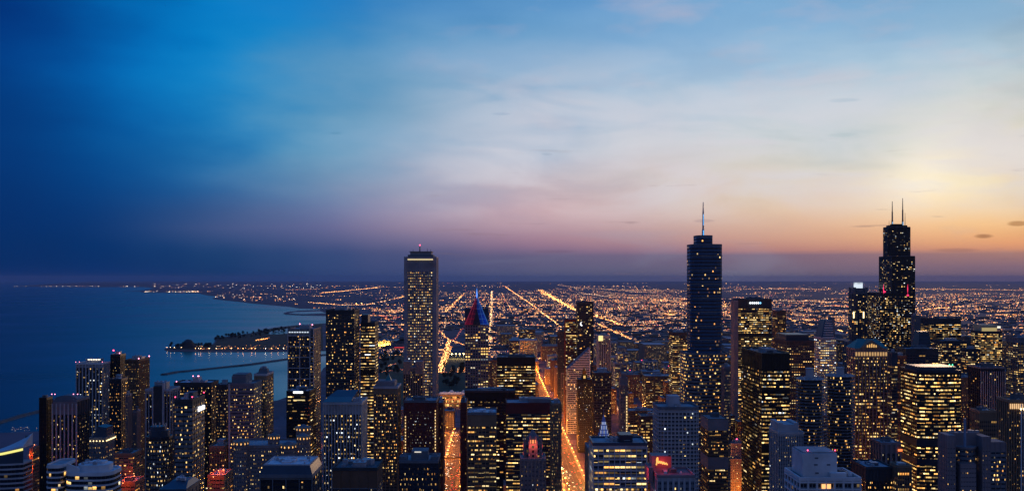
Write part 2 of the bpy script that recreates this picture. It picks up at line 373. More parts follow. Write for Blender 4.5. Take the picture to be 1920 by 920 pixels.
def tower(nm, label, x0, x1, yt, D, dep=36, wk='grey', wm=None, n=8, sub=2, sn=3, ssub=3, rib=.25, rd=.7, fh=3.9, crown=3.5,
          un=2, uh=4.5, big=.45, beac=0, roof=None, pw=None, cat='tower', group=None, smm=None, base=4, split=False):
    if not split and (x1 < 900 or x0 > 960):
        k = (CX-x1) if x1 < 900 else (x0-CX)
        dep = max(14, min(dep, .35*(x1-x0)*D/k)); s = k*dep/D
        if x1 < 900: x1 -= s
        else: x0 += s
    X0, X1 = PX(x0, D), PX(x1, D); w = X1-X0; H = PZ(yt, D)
    root = thing(nm, label, cat, ((X0+X1)/2, D+dep/2, 0), group)
    RECTS.append((X0-3, X1+3, D-3, D+dep+3))
    pts = rect(w, dep)
    tier(root, pts, 0, H, [n, sn, 0, sn], wk, wm or winmat(), sub, rib, rd, fh, crown, base, subs=[sub, ssub, 0, ssub], side_wm=smm)
    rf = parapet(root, pts, H, roof=roof or M_ROOF, wk=pw or wk)
    if un: units(rf, w*.9, dep*.9, H, un, big, uh)
    for i in range(beac):
        beacon(root, (-w/2+1, w/2-1, w*.1, -w*.2)[i % 4], (-dep/2+1, -dep/2+1.2, 0, dep/2-2)[i % 4], H+1.6, .0009*D)
    root['_w'] = w; root['_d'] = dep; root['_H'] = H
    del root['_w'], root['_d'], root['_H']
    return root, w, dep, H, rf

# ------------------------------------------------------------------ water and land
def ngon(name, pts, z, m, kind='structure', thick=None):
    bm = bmesh.new(); vs = [bm.verts.new((x, y, z)) for x, y in pts]; f = bm.faces.new(vs)
    f.normal_update()
    if f.normal.z < 0: f.normal_flip()
    if thick:
        r = bmesh.ops.extrude_face_region(bm, geom=[f]); 
        for v in [g for g in r['geom'] if isinstance(g, bmesh.types.BMVert)]: v.co.z -= thick
        bmesh.ops.recalc_face_normals(bm, faces=bm.faces[:])
    bmesh.ops.triangulate(bm, faces=bm.faces[:])
    me = bpy.data.meshes.new(name); bm.to_mesh(me); bm.free(); me.materials.append(m)
    o = bpy.data.objects.new(name, me); C.objects.link(o)
    if kind: o['kind'] = kind
    return o
def water_mat():
    m = bpy.data.materials.new('lake_water'); m.use_nodes = True; nt = m.node_tree; N = nt.nodes; L = nt.links; b = N['Principled BSDF']
    b.inputs['Base Color'].default_value = (.005, .045, .056, 1); b.inputs['Roughness'].default_value = .08; b.inputs['IOR'].default_value = 1.33
    t = N.new('ShaderNodeTexCoord'); mp = N.new('ShaderNodeMapping'); mp.inputs['Scale'].default_value = (1, .6, 1); L.new(t.outputs['Object'], mp.inputs[0])
    n = N.new('ShaderNodeTexNoise'); n.inputs['Scale'].default_value = .03; n.inputs['Detail'].default_value = 4; L.new(mp.outputs[0], n.inputs['Vector'])
    bp = N.new('ShaderNodeBump'); bp.inputs['Strength'].default_value = .05; bp.inputs['Distance'].default_value = 1.2
    L.new(n.outputs['Fac'], bp.inputs['Height']); L.new(bp.outputs[0], b.inputs['Normal'])
    n2 = N.new('ShaderNodeTexNoise'); n2.inputs['Scale'].default_value = .0011; n2.inputs['Detail'].default_value = 4; L.new(t.outputs['Object'], n2.inputs['Vector'])
    mr = N.new('ShaderNodeMapRange'); mr.inputs[1].default_value = .35; mr.inputs[2].default_value = .7; mr.inputs[3].default_value = .12; mr.inputs[4].default_value = .30
    L.new(n2.outputs['Fac'], mr.inputs[0]); L.new(mr.outputs[0], b.inputs['Roughness'])
    return m
M_WATER = water_mat()
FAR = 98000
ngon('lake_water', [(-90000, -3000), (40000, -3000), (40000, FAR), (-90000, FAR)], -2.0, M_WATER)
def land_mat():
    m = bpy.data.materials.new('city_ground'); m.use_nodes = True; nt = m.node_tree; N = nt.nodes; L = nt.links; b = N['Principled BSDF']
    b.inputs['Roughness'].default_value = .95; b.inputs['Specular IOR Level'].default_value = .1
    t = N.new('ShaderNodeTexCoord'); a = N.new('ShaderNodeTexNoise'); a.inputs['Scale'].default_value = .0018; a.inputs['Detail'].default_value = 9; a.inputs['Roughness'].default_value = .7
    L.new(t.outputs['Object'], a.inputs['Vector'])
    v = N.new('ShaderNodeTexVoronoi'); v.inputs['Scale'].default_value = .011; L.new(t.outputs['Object'], v.inputs['Vector'])
    mx = N.new('ShaderNodeMix'); mx.data_type = 'RGBA'; mx.inputs[0].default_value = .45
    r = N.new('ShaderNodeValToRGB'); L.new(a.outputs['Fac'], r.inputs[0])
    r.color_ramp.elements[0].position = .36; r.color_ramp.elements[0].color = (.085, .068, .085, 1)
    r.color_ramp.elements[1].position = .66; r.color_ramp.elements[1].color = (.19, .135, .17, 1)
    r2 = N.new('ShaderNodeValToRGB'); sc = N.new('ShaderNodeSeparateColor'); L.new(v.outputs['Color'], sc.inputs[0]); L.new(sc.outputs[0], r2.inputs[0])
    r2.color_ramp.elements[0].color = (.06, .055, .06, 1); r2.color_ramp.elements[1].color = (.22, .155, .19, 1)
    L.new(r.outputs[0], mx.inputs[6]); L.new(r2.outputs[0], mx.inputs[7]); L.new(mx.outputs[2], b.inputs['Base Color'])
    return m
M_LAND = land_mat()
coast = [(-500, 860), (-150, 816), (75, 808), (250, 792), (330, 776), (420, 762), (520, 750), (560, 736), (600, 700), (606, 690), (640, 668), (652, 655),
         (540, 658), (400, 658.5), (316, 657.5), (308, 654), (318, 650), (345, 648), (398, 645), (404, 639), (401, 633.5), (430, 630), (470, 624), (515, 613.5), (560, 608.5), (640, 604),
         (650, 598), (612, 591.5), (590, 591), (560, 590.2), (536, 589), (531, 587), (537, 584.6), (560, 582), (600, 580.5), (600, 578.6), (562, 577.6), (540, 574), (480, 569), (440, 564.5), (402, 560.5), (398, 558.6), (415, 556), (390, 553.6), (378, 551.2),
         (374, 549.2), (300, 548.4), (268, 548), (262, 546), (232, 545.6), (262, 545.0), (290, 540), (268, 537.6), (170, 537.8), (84, 537.2), (20, 536.2)]
cp = [G(x, y) for x, y in coast]
land = cp + [(-38000, FAR), (75000, FAR), (75000, 900), (2000, -2500), (-900, -2500)]
ngon('ground', land, 0.0, M_LAND, thick=6)
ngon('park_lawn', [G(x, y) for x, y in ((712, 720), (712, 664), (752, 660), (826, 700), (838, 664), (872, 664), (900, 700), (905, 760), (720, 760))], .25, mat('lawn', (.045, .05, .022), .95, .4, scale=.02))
ngon('harbor_water', [G(x, y) for x, y in ((497, 626.2), (512, 620), (548, 614.5), (580, 616), (575, 622), (520, 626.5))], .4, M_WATER)
ngon('lagoon_water', [G(x, y) for x, y in ((541, 587.3), (552, 584.8), (600, 583), (612, 587), (570, 588.6))], .4, M_WATER)
M_ASPH = mat('asphalt', (.055, .053, .052), .85, .25, scale=.05)
M_SIDE = mat('sidewalk_concrete', (.27, .26, .25), .9, .2, scale=.1)
M_PAINT = mat('road_paint', (.70, .69, .62), .8, .15)
def avenue(xc, w, y0, y1, name='road'):
    mb = MB(); mb.box(xc-w/2, xc+w/2, y0, y1, .02, .10); mb.build(name, M_ASPH)['kind'] = 'structure'
    for s in (-1, 1):
        mb = MB(); a = xc+s*w/2; b = xc+s*(w/2+5)
        mb.box(min(a, b), max(a, b), y0, y1, .02, .24); mb.build('sidewalk', M_SIDE)['kind'] = 'structure'
    mb = MB(); y = y0
    while y < min(y1, y0+1800):
        for k in (-.25, 0, .25): mb.box(xc+w*k-.12, xc+w*k+.12, y, y+4, .10, .106)
        y += 11
    mb.build('road_marking', M_PAINT)['kind'] = 'structure'
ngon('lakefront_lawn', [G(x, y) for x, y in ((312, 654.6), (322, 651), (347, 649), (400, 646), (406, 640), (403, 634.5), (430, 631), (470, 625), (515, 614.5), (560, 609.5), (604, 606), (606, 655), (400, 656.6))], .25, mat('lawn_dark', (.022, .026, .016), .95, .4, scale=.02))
AV_M, AV_S = 119, -73                     # the two avenues one looks straight down
avenue(AV_M, 32, 1480, 9000); avenue(AV_S+5, 34, 1400, 2110); avenue(300, 18, 1150, 6000); avenue(AV_S-230, 18, 1250, 2100)
mb = MB(); mb.box(AV_S-41, AV_S-18, 1760, 2105, .02, .13); mb.build('parking_lot', M_ASPH)['kind'] = 'structure'
def cross(y, x0, x1, w=16):
    mb = MB(); mb.box(x0, x1, y-w/2, y+w/2, .0, .06); mb.build('road', M_ASPH)['kind'] = 'structure'
for y in (1320, 1480, 1640, 1780, 1930, 2080, 2240): cross(y, -420, 1500)


def haze():
    m = bpy.data.materials.new('evening_haze'); m.use_nodes = True; nt = m.node_tree; N = nt.nodes; L = nt.links; N.clear()
    o = N.new('ShaderNodeOutputMaterial'); v = N.new('ShaderNodeVolumePrincipled')
    v.inputs['Color'].default_value = (.40, .54, .92, 1); v.inputs['Density'].default_value = .95e-5; v.inputs['Anisotropy'].default_value = 0
    L.new(v.outputs[0], o.inputs['Volume'])
    mb = MB(); mb.box(-92000, 78000, -3200, 99000, -9, 470)
    b = mb.build('haze', m); b['kind'] = 'stuff'
haze()
# ------------------------------------------------------------------ landmark towers
def OFF(lit=.7, st=1.1, sp='dark', **k):
    a, b = k.pop('my0', .28), k.pop('my1', .88); h = (b-a)*.70
    k['mx'] = k.get('mx', .14)*.6; k.setdefault('run', 4.0)
    return winmat(sp, min(.97, lit*1.28), st*.95, my0=(a+b)/2-h/2, my1=(a+b)/2+h/2, **k)
def RES(lit=.16, st=1.0, sp='dark', **k):
    a, b = k.pop('my0', .28), k.pop('my1', .88); h = (b-a)*.62
    return winmat(sp, lit*1.1, st*.95, row=.35, kx=2, my0=(a+b)/2-h/2, my1=(a+b)/2+h/2, blk=3, **k)

def aon():
    r, w, d, H, rf = tower('skyscraper', 'tallest pale slab skyscraper left of centre, white ribs and bright windows on every floor', 758, 818, 483.5, 1560, 52, 'rib_stone',
        winmat('slate', .90, .95, mx=.14, my0=.32, my1=.70, row=.22, warm=-.02, blk=17), 17, 1, 14, 1, .36, 1.1, fh=4.15, crown=20, un=0, roof=M_ROOF, cat='skyscraper', smm=OFF(.10, .6, 'pale', mx=.2), split=True)
    for sx in (-1, 1):
        for sy in (-1, 1):
            mb = MB(); mb.box(sx*(w/2-2.2)-2.6, sx*(w/2-2.2)+2.6, sy*(d/2-2.2)-2.6, sy*(d/2-2.2)+2.6, 0, H+2); mb.build('corner_pier', wall('rib_stone'), r)
    mb = MB(); mb.box(-w/2+5, w/2-5, -d/2-.5, -d/2-.1, H-3.2, H-1.2); mb.build('cornice_light', glow('crown_lamps', (1, .80, .42), .7), r)
    mb = MB(); mb.box(-w*.40, w*.40, -d*.4, d*.4, H+.1, H+5); mb.build('penthouse', wall('slate'), r)
    mb = MB(); mb.box(-w*.33, w*.33, -d*.33, d*.33, H+5, H+9.5); mb.box(-w*.36, w*.36, -d*.36, d*.36, H+9.5, H+10.2); mb.build('penthouse', wall('grey'), r)
    antenna(r, -2.5, 0, H+10, H+19, .9, .5); antenna(r, 9, -3, H+10, H+15, .4, .2); antenna(r, 14, 2, H+10, H+14, .4, .2); antenna(r, -13, 2, H+10, H+14, .4, .2)
    beacon(r, -2.5, 0, H+19, 1.0, M_RED, .5)
aon()

def prudential():
    D = 1500; X0, X1 = PX(872, D), PX(915.5, D); w = X1-X0; d = w; H = PZ(598, D)
    r = thing('skyscraper', 'chevron-topped skyscraper with steep pointed roof lit red and blue and a thin spire', 'skyscraper', ((X0+X1)/2, D+d/2, 0)); RECTS.append((X0-2, X1+2, D-2, D+d+2))
    tier(r, rect(w, d), 0, H-8, [9, 8, 0, 8], 'mauve', OFF(.42, .95, 'slate', mx=.12, row=.7, warm=-.05), 1, .3, .8, 3.95, 1, side_wm=OFF(.2, .6, 'slate'))
    # four gables rise into a diamond roof
    hw, ap = w/2, PZ(556, D)
    red = mat('red_lit_roof', (.22, .015, .04), .35); blu = mat('blue_lit_roof', (.03, .09, .40), .35)  # red and blue of the floodlighting painted into the roof colour
    gr = glow('roof_tube_red', (1, .03, .10), .16); gb = glow('roof_tube_blue', (.08, .28, 1), .26)
    cz = H-14
    cz = H-8; bz = cz
    for k in range(4):
        a = k*pi/2; c, s = cos(a), sin(a)
        T = lambda x, y, z: (x*c-y*s, x*s+y*c, z)
        g = hw*.34
        mk('gable', [T(-g, -hw-.8, cz), T(g, -hw-.8, cz), T(0, -hw-.8, H+15), T(-g, -hw*.3, cz), T(g, -hw*.3, cz), T(0, -hw*.3, H+15)], [(0,1,2), (5,4,3), (0,3,4,1), (1,4,5,2), (2,5,3,0)], wall('navy'), r)
        for sd in (-1, 1):
            isred = (k == 3) or (k == 0 and sd < 0) or (k == 2 and sd > 0)
            v = [T(sd*hw, -hw, cz), T(0, -hw, cz), T(0, 0, ap)]
            mk('roof', v, [(0,2,1) if sd < 0 else (0,1,2)][::1], red if isred else blu, r)
            mb = MB(); L_ = lambda p, q, t: tuple(p[i]+(q[i]-p[i])*t for i in range(3))
            o = T(0, -.55, .35)
            def bar(p, q, t=.30):
                P = [(p[0]+o[0]-t*c, p[1]+o[1]-t*s, p[2]+o[2]-t), (p[0]+o[0]+t*c, p[1]+o[1]+t*s, p[2]+o[2]-t), (p[0]+o[0], p[1]+o[1], p[2]+o[2]+t)]
                Q = [(q[0]+o[0]-t*c, q[1]+o[1]-t*s, q[2]+o[2]-t), (q[0]+o[0]+t*c, q[1]+o[1]+t*s, q[2]+o[2]-t), (q[0]+o[0], q[1]+o[1], q[2]+o[2]+t)]
                mb.add(P+Q, [(0,1,4,3), (1,2,5,4), (2,0,3,5), (0,2,1), (3,4,5)])
            for t in (.02, .2, .38, .56, .74): bar(L_(v[0], v[2], t), L_(v[1], v[2], t), .26)
            for t in (0, .4): bar(L_(v[0], v[1], t), v[2], .42 if t == 0 else .24)
            mb.build('roof_lattice', gr if isred else gb, r)
    mb = MB(); mb.frust(0, 0, 2.2, 1.0, ap-4, ap+6, 8); mb.frust(0, 0, 1.0, .25, ap+6, ap+16, 8); mb.build('spire', mat('spire_blue', (.10, .22, .5), .4), r)
    mb = MB(); mb.octa(0, -1.6, ap+3, 1.1, 0, 10); mb.build('spire_lamp', glow('spire_lamp', (.1, .3, 1), 1.4), r)
    for sx, col, e in ((-1, (1, .05, .10), 1500), (1, (.12, .30, 1), 2400)):
        for sy in (-1, .2):
            a = bpy.data.lights.new('roof_flood', 'POINT'); a.energy = e; a.color = col; a.shadow_soft_size = .6
            l = bpy.data.objects.new('roof_flood', a); C.objects.link(l); l.parent = r; l.location = (sx*hw*1.15, sy*hw*1.35, cz+9)
prudential()

def trump():
    D = 1200; DM = D+24; cx = PX(1320.5, DM)
    r = thing('skyscraper', 'tallest blue glass skyscraper with rounded corners, stepped top and a blue-lit spire', 'skyscraper', (cx, D+24, 0)); RECTS.append((cx-30, cx+30, D-5, D+62))
    gl = winmat('navy', .045, 1.1, mx=.06, my0=.42, my1=.85, row=.9, glass=(.02,.09,.21), blk=6, warm=.2, kx=2)
    gl2 = winmat('slate', .38, .85, mx=.04, my0=.42, my1=.82, row=.8, glass=(.010,.02,.04), blk=6, warm=.15, kx=2)
    def stage(w, d, z0, z1, dx=0, wm=gl, nm='curtain_wall'):
        pts = shift(rrect(w, d, min(w, d)*.32, 4), dx, 0); n = len(pts)
        per = [0]
        for i in range(n): per.append(per[-1]+math.hypot(pts[(i+1) % n][0]-pts[i][0], pts[(i+1) % n][1]-pts[i][1]))
        nf = round((z1-z0)/4.0); U = random.randrange(9000); V = random.randrange(900)
        v = [(x, y, z0) for x, y in pts]+[(x, y, z1) for x, y in pts]; f = []; uv = []
        for i in range(n):
            f.append((i, (i+1) % n, n+(i+1) % n, n+i)); a, b = U+per[i]/3.0, U+per[i+1]/3.0
            uv += [(a, V), (b, V), (b, V+nf), (a, V+nf)]
        mk(nm, v, f, wm, r, uv)
        for k in range(0, nf, 2 if wm is gl else 1):                     # stainless floor bands
            z = z0+(z1-z0)*k/nf
            q = 1+.6/(w/2); c = [(dx+(x-dx)*q, y*q) for x, y in pts]
            if k % 4 == 0 or wm is gl2:
                mb = MB(); mb.prism(c, z, z+.55); mb.build('floor_band', mat('stainless', (.20, .25, .32), .35, .1, .5), r)
        rf = parapet(r, pts, z1, 1.8, roof=M_ROOF, wk='slate'); return rf
    P = lambda px: PX(px, DM)-cx
    stage(P(1360)-P(1279), 56, 0, PZ(664, D), (P(1360)+P(1279))/2, gl2)
    stage(P(1350)-P(1291), 44, PZ(664, D), PZ(460, D), (P(1350)+P(1291))/2)
    stage(P(1333)-P(1303), 30, PZ(460, D), PZ(443, D), (P(1333)+P(1303))/2)
    mb = MB(); mb.box(P(1336), P(1348.5), -10, 10, PZ(466, D), PZ(461, D)+2.5); mb.build('penthouse', wall('navy'), r)
    sx = P(1318.5); za = PZ(443, D)
    mb = MB(); mb.frust(sx, 0, 1.7, 1.5, za, za+9, 10); mb.frust(sx, 0, 1.15, .95, za+9, za+30, 10); mb.frust(sx, 0, .85, .4, za+30, PZ(376, D), 10)
    mb.build('spire', mat('spire_steel', (.35, .42, .52), .4, .1, .3), r)
    mb = MB(); mb.box(sx-.35, sx+.35, -1.9, -1.6, za+2, za+8); mb.box(sx-.25, sx+.25, -1.05, -.9, za+10, za+27); mb.build('spire_lamp', glow('spire_blue_lamp', (.10, .45, 1), 1.6), r)
trump()

def willis():
    D = 2300; s = (PX(1703, D)-PX(1638, D))/3*1.016; DM = D+s*1.5; cx = PX(1670.5, DM)
    r = thing('skyscraper', 'tallest black skyscraper of bundled square tubes with twin antenna masts on the right', 'skyscraper', (cx, D+s*1.5, 0)); RECTS.append((cx-s*2, cx+s*2, D-3, D+s*3+5))
    h1, h2, h3 = PZ(549, D), PZ(480.5, D), PZ(425, D)
    wm = winmat('black', .16, 1.0, mx=.1, my0=.4, my1=.8, row=.75, warm=-.12, blk=4, kx=1.5); wmb = winmat('black', .46, 1.0, mx=.1, my0=.4, my1=.82, row=.55, warm=-.12, blk=4, kx=1.5)
    top = {(0,0): h1, (1,0): h2, (2,0): h1+2, (0,1): h2, (1,1): h3, (2,1): h3, (0,2): h1, (1,2): h2, (2,2): h1}
    top = {(0,0): h1, (1,0): h2, (2,0): h2, (0,1): h1, (1,1): h3, (2,1): h3, (0,2): h1, (1,2): h2, (2,2): h1}
    for (i, j), h in top.items():
        pts = shift(rect(s-.1, s-.1), (i-1)*s, (j-1)*s)
        zs = [0, h1, h2, h3]; z = 0
        for a, b in zip(zs, zs[1:]):
            if h > a:
                vis = j == 0 or top[(i, j-1)] <= a
                tier(r, pts, a, b, [5 if vis else 0, 4 if i == 2 else 0, 0, 4 if (i == 0 or top[(i-1, j)] <= a) else 0], 'black', wmb if a == 0 else wm, 1, .24, .35, 3.95, 7, name='tube')
        mb = MB(); mb.prism(shift(rect(s-.6, s-.6), (i-1)*s, (j-1)*s), h, h+1.2); mb.build('roof', M_ROOFD, r)
    z = h3
    mb = MB(); mb.box(-s*.3, s*1.3, -s*.3, s*.3, z+1, z+5); mb.box(0, s*.9, -s*.2, s*.2, z+5, z+8); mb.build('penthouse', wall('black'), r)
    P = lambda px: PX(px, DM)-cx
    for px, top_ in ((1673, 375), (1692.5, 369)):
        x = P(px); zt = PZ(top_, D); mb = MB()
        mb.frust(x, 0, 1.9, 1.9, z+1, z+16, 10); mb.frust(x, 0, 1.7, 1.5, z+16, z+(zt-z)*.6, 10); mb.frust(x, 0, 1.15, .6, z+(zt-z)*.6, zt, 10)
        mb.build('antenna', mat('mast_grey', (.10, .11, .13), .6), r)
        mb = MB(); mb.box(x-.9, x+.9, -2.3, -2.0, z+3, z+13); mb.build('mast_lamp', glow('mast_lamp', (.25, .6, 1), .8), r)
    antenna(r, P(1697), 0, z+1, PZ(397, D), .7, .3); antenna(r, P(1667), 0, z+1, PZ(412, D), .5, .3)
    # red flood lamps on the lower setbacks
    for px in (1646, 1689):
        mb = MB(); x = P(px); mb.octa(x, -s*1.5-1, h1-5 if px > 1650 else h1+3, 3.2, 0, 2.6); mb.octa(x-2 if px < 1660 else x, -s*1.5-.5, h1+9, .8, 0, 12); mb.build('flood_lamp', glow('flood_red', (1, .03, .12), 1.8), r)
willis()

def wacker311():
    D = 2420; cx = PX(1609.5, D+18); w = PX(1625, D)-PX(1594, D); H = PZ(548, D)
    r = thing('skyscraper', 'dark skyscraper with a white glowing drum on its round top beside the black twin-mast tower', 'skyscraper', (cx, D+w/2, 0)); RECTS.append((cx-w, cx+w, D-3, D+w+3))
    c = w*.2; o = [(-w/2+c, -w/2), (w/2-c, -w/2), (w/2, -w/2+c), (w/2, w/2-c), (w/2-c, w/2), (-w/2+c, w/2), (-w/2, w/2-c), (-w/2, -w/2+c)]
    tier(r, shift(rect(w*1.5, w*1.2), 0, 0), 0, PZ(640, D), [10, 4, 0, 4], 'slate', winmat('navy', .10, .8), 2, .3, .6)
    tier(r, o, PZ(640, D), H, [6, 2, 3, 0, 0, 0, 3, 2], 'slate', winmat('navy', .20, .9), 1, .3, .5, crown=4)
    mb = MB(); mb.frust(0, 0, w*.42, w*.42, H, H+10, 24); mb.build('drum', wall('slate'), r)
    mb = MB(); mb.frust(0, 0, w*.26, w*.26, H+10, H+23, 24); mb.build('lantern', glow('lantern_white', (.80, .90, 1), .95), r)
    for sx in (-1, 1):
        for sy in (-1, 1):
            mb = MB(); mb.frust(sx*w*.36, sy*w*.36, w*.1, w*.1, H, H+12, 14); mb.build('turret', wall('slate'), r)
    mb = MB(); mb.frust(0, 0, w*.26, w*.26, H+20, H+22, 24); mb.build('lantern_cap', wall('dark'), r)
    for px in (1600.5, 1619):
        mb = MB(); x = PX(px, D)-cx; mb.box(x-1.3, x+1.3, -w/2-1.2, -w/2-.6, PZ(596, D), PZ(584, D)); mb.build('facade_lamp', M_CORN, r)
wacker311()

def crain():
    D = 2070; x0, x1 = PX(1064, D), PX(1106, D); cx = (x0+x1)/2; w = x1-x0
    r = thing('office_tower', 'slim tower cut to a steep striped diagonal face that ends in a point', 'tower', (cx, D+20, 0)); RECTS.append((x0-3, x1+3, D-3, D+43))
    z0 = PZ(692, D); z1 = PZ(652, D)
    tier(r, rect(w, 40), 0, z0, [8, 4, 0, 4], 'pale', winmat('pale', .35, .8, mx=.02, my0=.45, my1=.95), 3, .08, .3, 4.2, 0)
    mk('sloping_roof', [(-w/2, -20, z0), (w/2, -20, z0), (w/2, -20, z1), (-w/2, 20, z0), (w/2, 20, z0), (w/2, 20, z1)], [(0,1,2), (5,4,3), (1,4,5,2), (0,2,5,3)], wall('slate'), r)
    n = 9
    for k in range(n):
        z = z0+(z1-z0)*k/n; xl = -w/2+w*k/n
        mb = MB(); mb.box(xl+1, w/2+.2, -20.6, -20.05, z+.2, z+2.0); mb.build('white_band', wall('white'), r)
    mb = MB(); mb.box(w/2-.9, w/2+.6, -20.9, -19.8, 0, z1+1); mb.build('edge_pier', wall('white'), r)
crain()

def marina(px0, px1, yt, D, label, core):
    cx = (PX(px0, D+28)+PX(px1, D+28))/2; rad = (PX(px1, D)-PX(px0, D))/2; H = PZ(yt, D)
    r = thing('round_tower', label, 'tower', (cx, D+rad, 0), 'twin round towers'); RECTS.append((cx-rad-2, cx+rad+2, D-2, D+2*rad+2))
    n = 16; seg = 6
    def petal(k): return [(rr*cos(a), rr*sin(a)) for i in range(n*seg) for a in (2*pi*i/(n*seg),) for rr in (rad*(1-.10*(1-abs(sin(pi*i/seg)))) * k,)]
    mb = MB(); mb.frust(0, 0, rad*.80, rad*.80, 0, H, 32); 
    # inner glazed drum with lit flats
    v = []; f = []; uv = []; V = random.randrange(500); U = random.randrange(500)
    for i in range(32):
        a = 2*pi*i/32; b = 2*pi*(i+1)/32; q = len(v); rr = rad*.82
        v += [(rr*cos(a), rr*sin(a), 0), (rr*cos(b), rr*sin(b), 0), (rr*cos(b), rr*sin(b), H), (rr*cos(a), rr*sin(a), H)]
        f.append((q, q+1, q+2, q+3)); uv += [(U+i, V), (U+i+1, V), (U+i+1, V+round(H/3.1)), (U+i, V+round(H/3.1))]
    mk('curtain_wall', v, f, winmat('dark', .12, 1.0, mx=.08, my0=.3, my1=.95, row=.3, warm=.1, kx=2), r, uv)
    slab = None
    k0 = int(PZ(935, D)/3.1) if PZ(935, D) > 0 else 0
    for k in range(k0, round(H/3.1)):
        if slab is None:
            m = MB(); m.prism(petal(1), 0, .75); slab = m.build('balcony', mat('balcony_concrete', (.16, .17, .20), .8), r)
        else:
            slab = slab.copy(); C.objects.link(slab); slab.parent = r
        slab.location = (0, 0, 3.1*k)
    m = MB(); m.prism(petal(1.0), H, H+1.0); rf = m.build('roof', M_ROOF, r)
    m = MB(); c0, c1 = PX(core[0], D+28)-cx, PX(core[1], D+28)-cx; m.frust((c0+c1)/2, 0, (c1-c0)/2, (c1-c0)/2, H+1, PZ(core[2], D), 18); m.frust((c0+c1)/2, 0, (c1-c0)/2+.5, (c1-c0)/2+.5, PZ(core[2], D), PZ(core[2], D)+.7, 18)
    m.build('core', wall('pale'), r)
    for i in range(14):
        a = 2*pi*i/14; m = MB(); m.box(rad*.7*cos(a)-.8, rad*.7*cos(a)+.8, rad*.7*sin(a)-.8, rad*.7*sin(a)+.8, H+1, H+2+rnd()); m.build('roof_vent', M_UNIT, rf)
marina(1484, 1537, 713, 1000, 'nearer left of the twin round corncob towers with ringed balconies and a pale core', (1503, 1517, 693))
marina(1539, 1594, 707, 1035, 'right hand one of the twin round corncob towers, its roof slightly higher', (1560, 1574, 692))

def donnelley():
    r, w, d, H, rf = tower('office_tower', 'stone gridded tower with green gabled roofs and a lit arched pediment', 1603, 1664, 655, 1250, 30, 'mauve',
        winmat('brown', .5, .95, mx=.12, my0=.38, my1=.8, warm=.12, kx=1.5, run=3), 9, 2, 4, 2, .26, .9, crown=9, un=0, pw='mauve', roof=M_ROOFD, split=True)
    gm = mat('copper_green', (.045, .20, .20), .55, .2, .1)
    zb, zt = H, PZ(636, 1250)
    mk('gable_roof', [(-w/2-1, -d/2-1, zb+1.6), (w/2+1, -d/2-1, zb+1.6), (w/2+1, d/2+1, zb+1.6), (-w/2-1, d/2+1, zb+1.6), (-w/2+8, 0, zt), (w/2-8, 0, zt)], [(0,1,5,4), (1,2,5), (2,3,4,5), (3,0,4), (3,2,1,0)], gm, r)
    n = 14; hw = w*.30; v = [(hw*cos(pi*i/n), -d/2-2.0, zb+1.8+9.2*sin(pi*i/n)) for i in range(n+1)]+[(hw*cos(pi*i/n), -d/2+3, zb+1.8+9.2*sin(pi*i/n)) for i in range(n+1)]
    ped = mk('pediment', [(-w*.36, -d/2-1.6, zb+1.7), (w*.36, -d/2-1.6, zb+1.7), (0, -d/2-1.6, zt-.5), (-w*.36, -d/2+4, zb+1.7), (w*.36, -d/2+4, zb+1.7), (0, 0, zt-.3)], [(0,1,2), (1,4,5,2), (3,0,2,5), (0,3,4,1)], wall('tan'), r)
    m = MB(); m.add([(hw*.62*cos(pi*i/n), -d/2-1.9, zb+2.6+5.2*sin(pi*i/n)) for i in range(n+1)], [tuple(range(n+1))][::1]); m.build('arched_window', winmat('tan', .9, .8, mx=.0), ped)
    for i in range(5):
        m = MB(); x = (i-2)*hw*.22; m.box(x-.7, x+.7, -d/2-2.1, -d/2-1.95, zb+2.8, zb+5.5+(2-abs(i-2))*.9); m.build('lit_pane', glow('arch_lamp', (1, .55, .16), .9), ped)
    for i in range(12): m = MB(); x = -w/2+w*(i+.5)/12; m.box(x-1.0, x+1.0, -d/2-.5, -d/2-.2, H-7.5, H-3); m.build('frieze_window', glow('frieze_lamp', (1, .58, .22), .55), r)
donnelley()

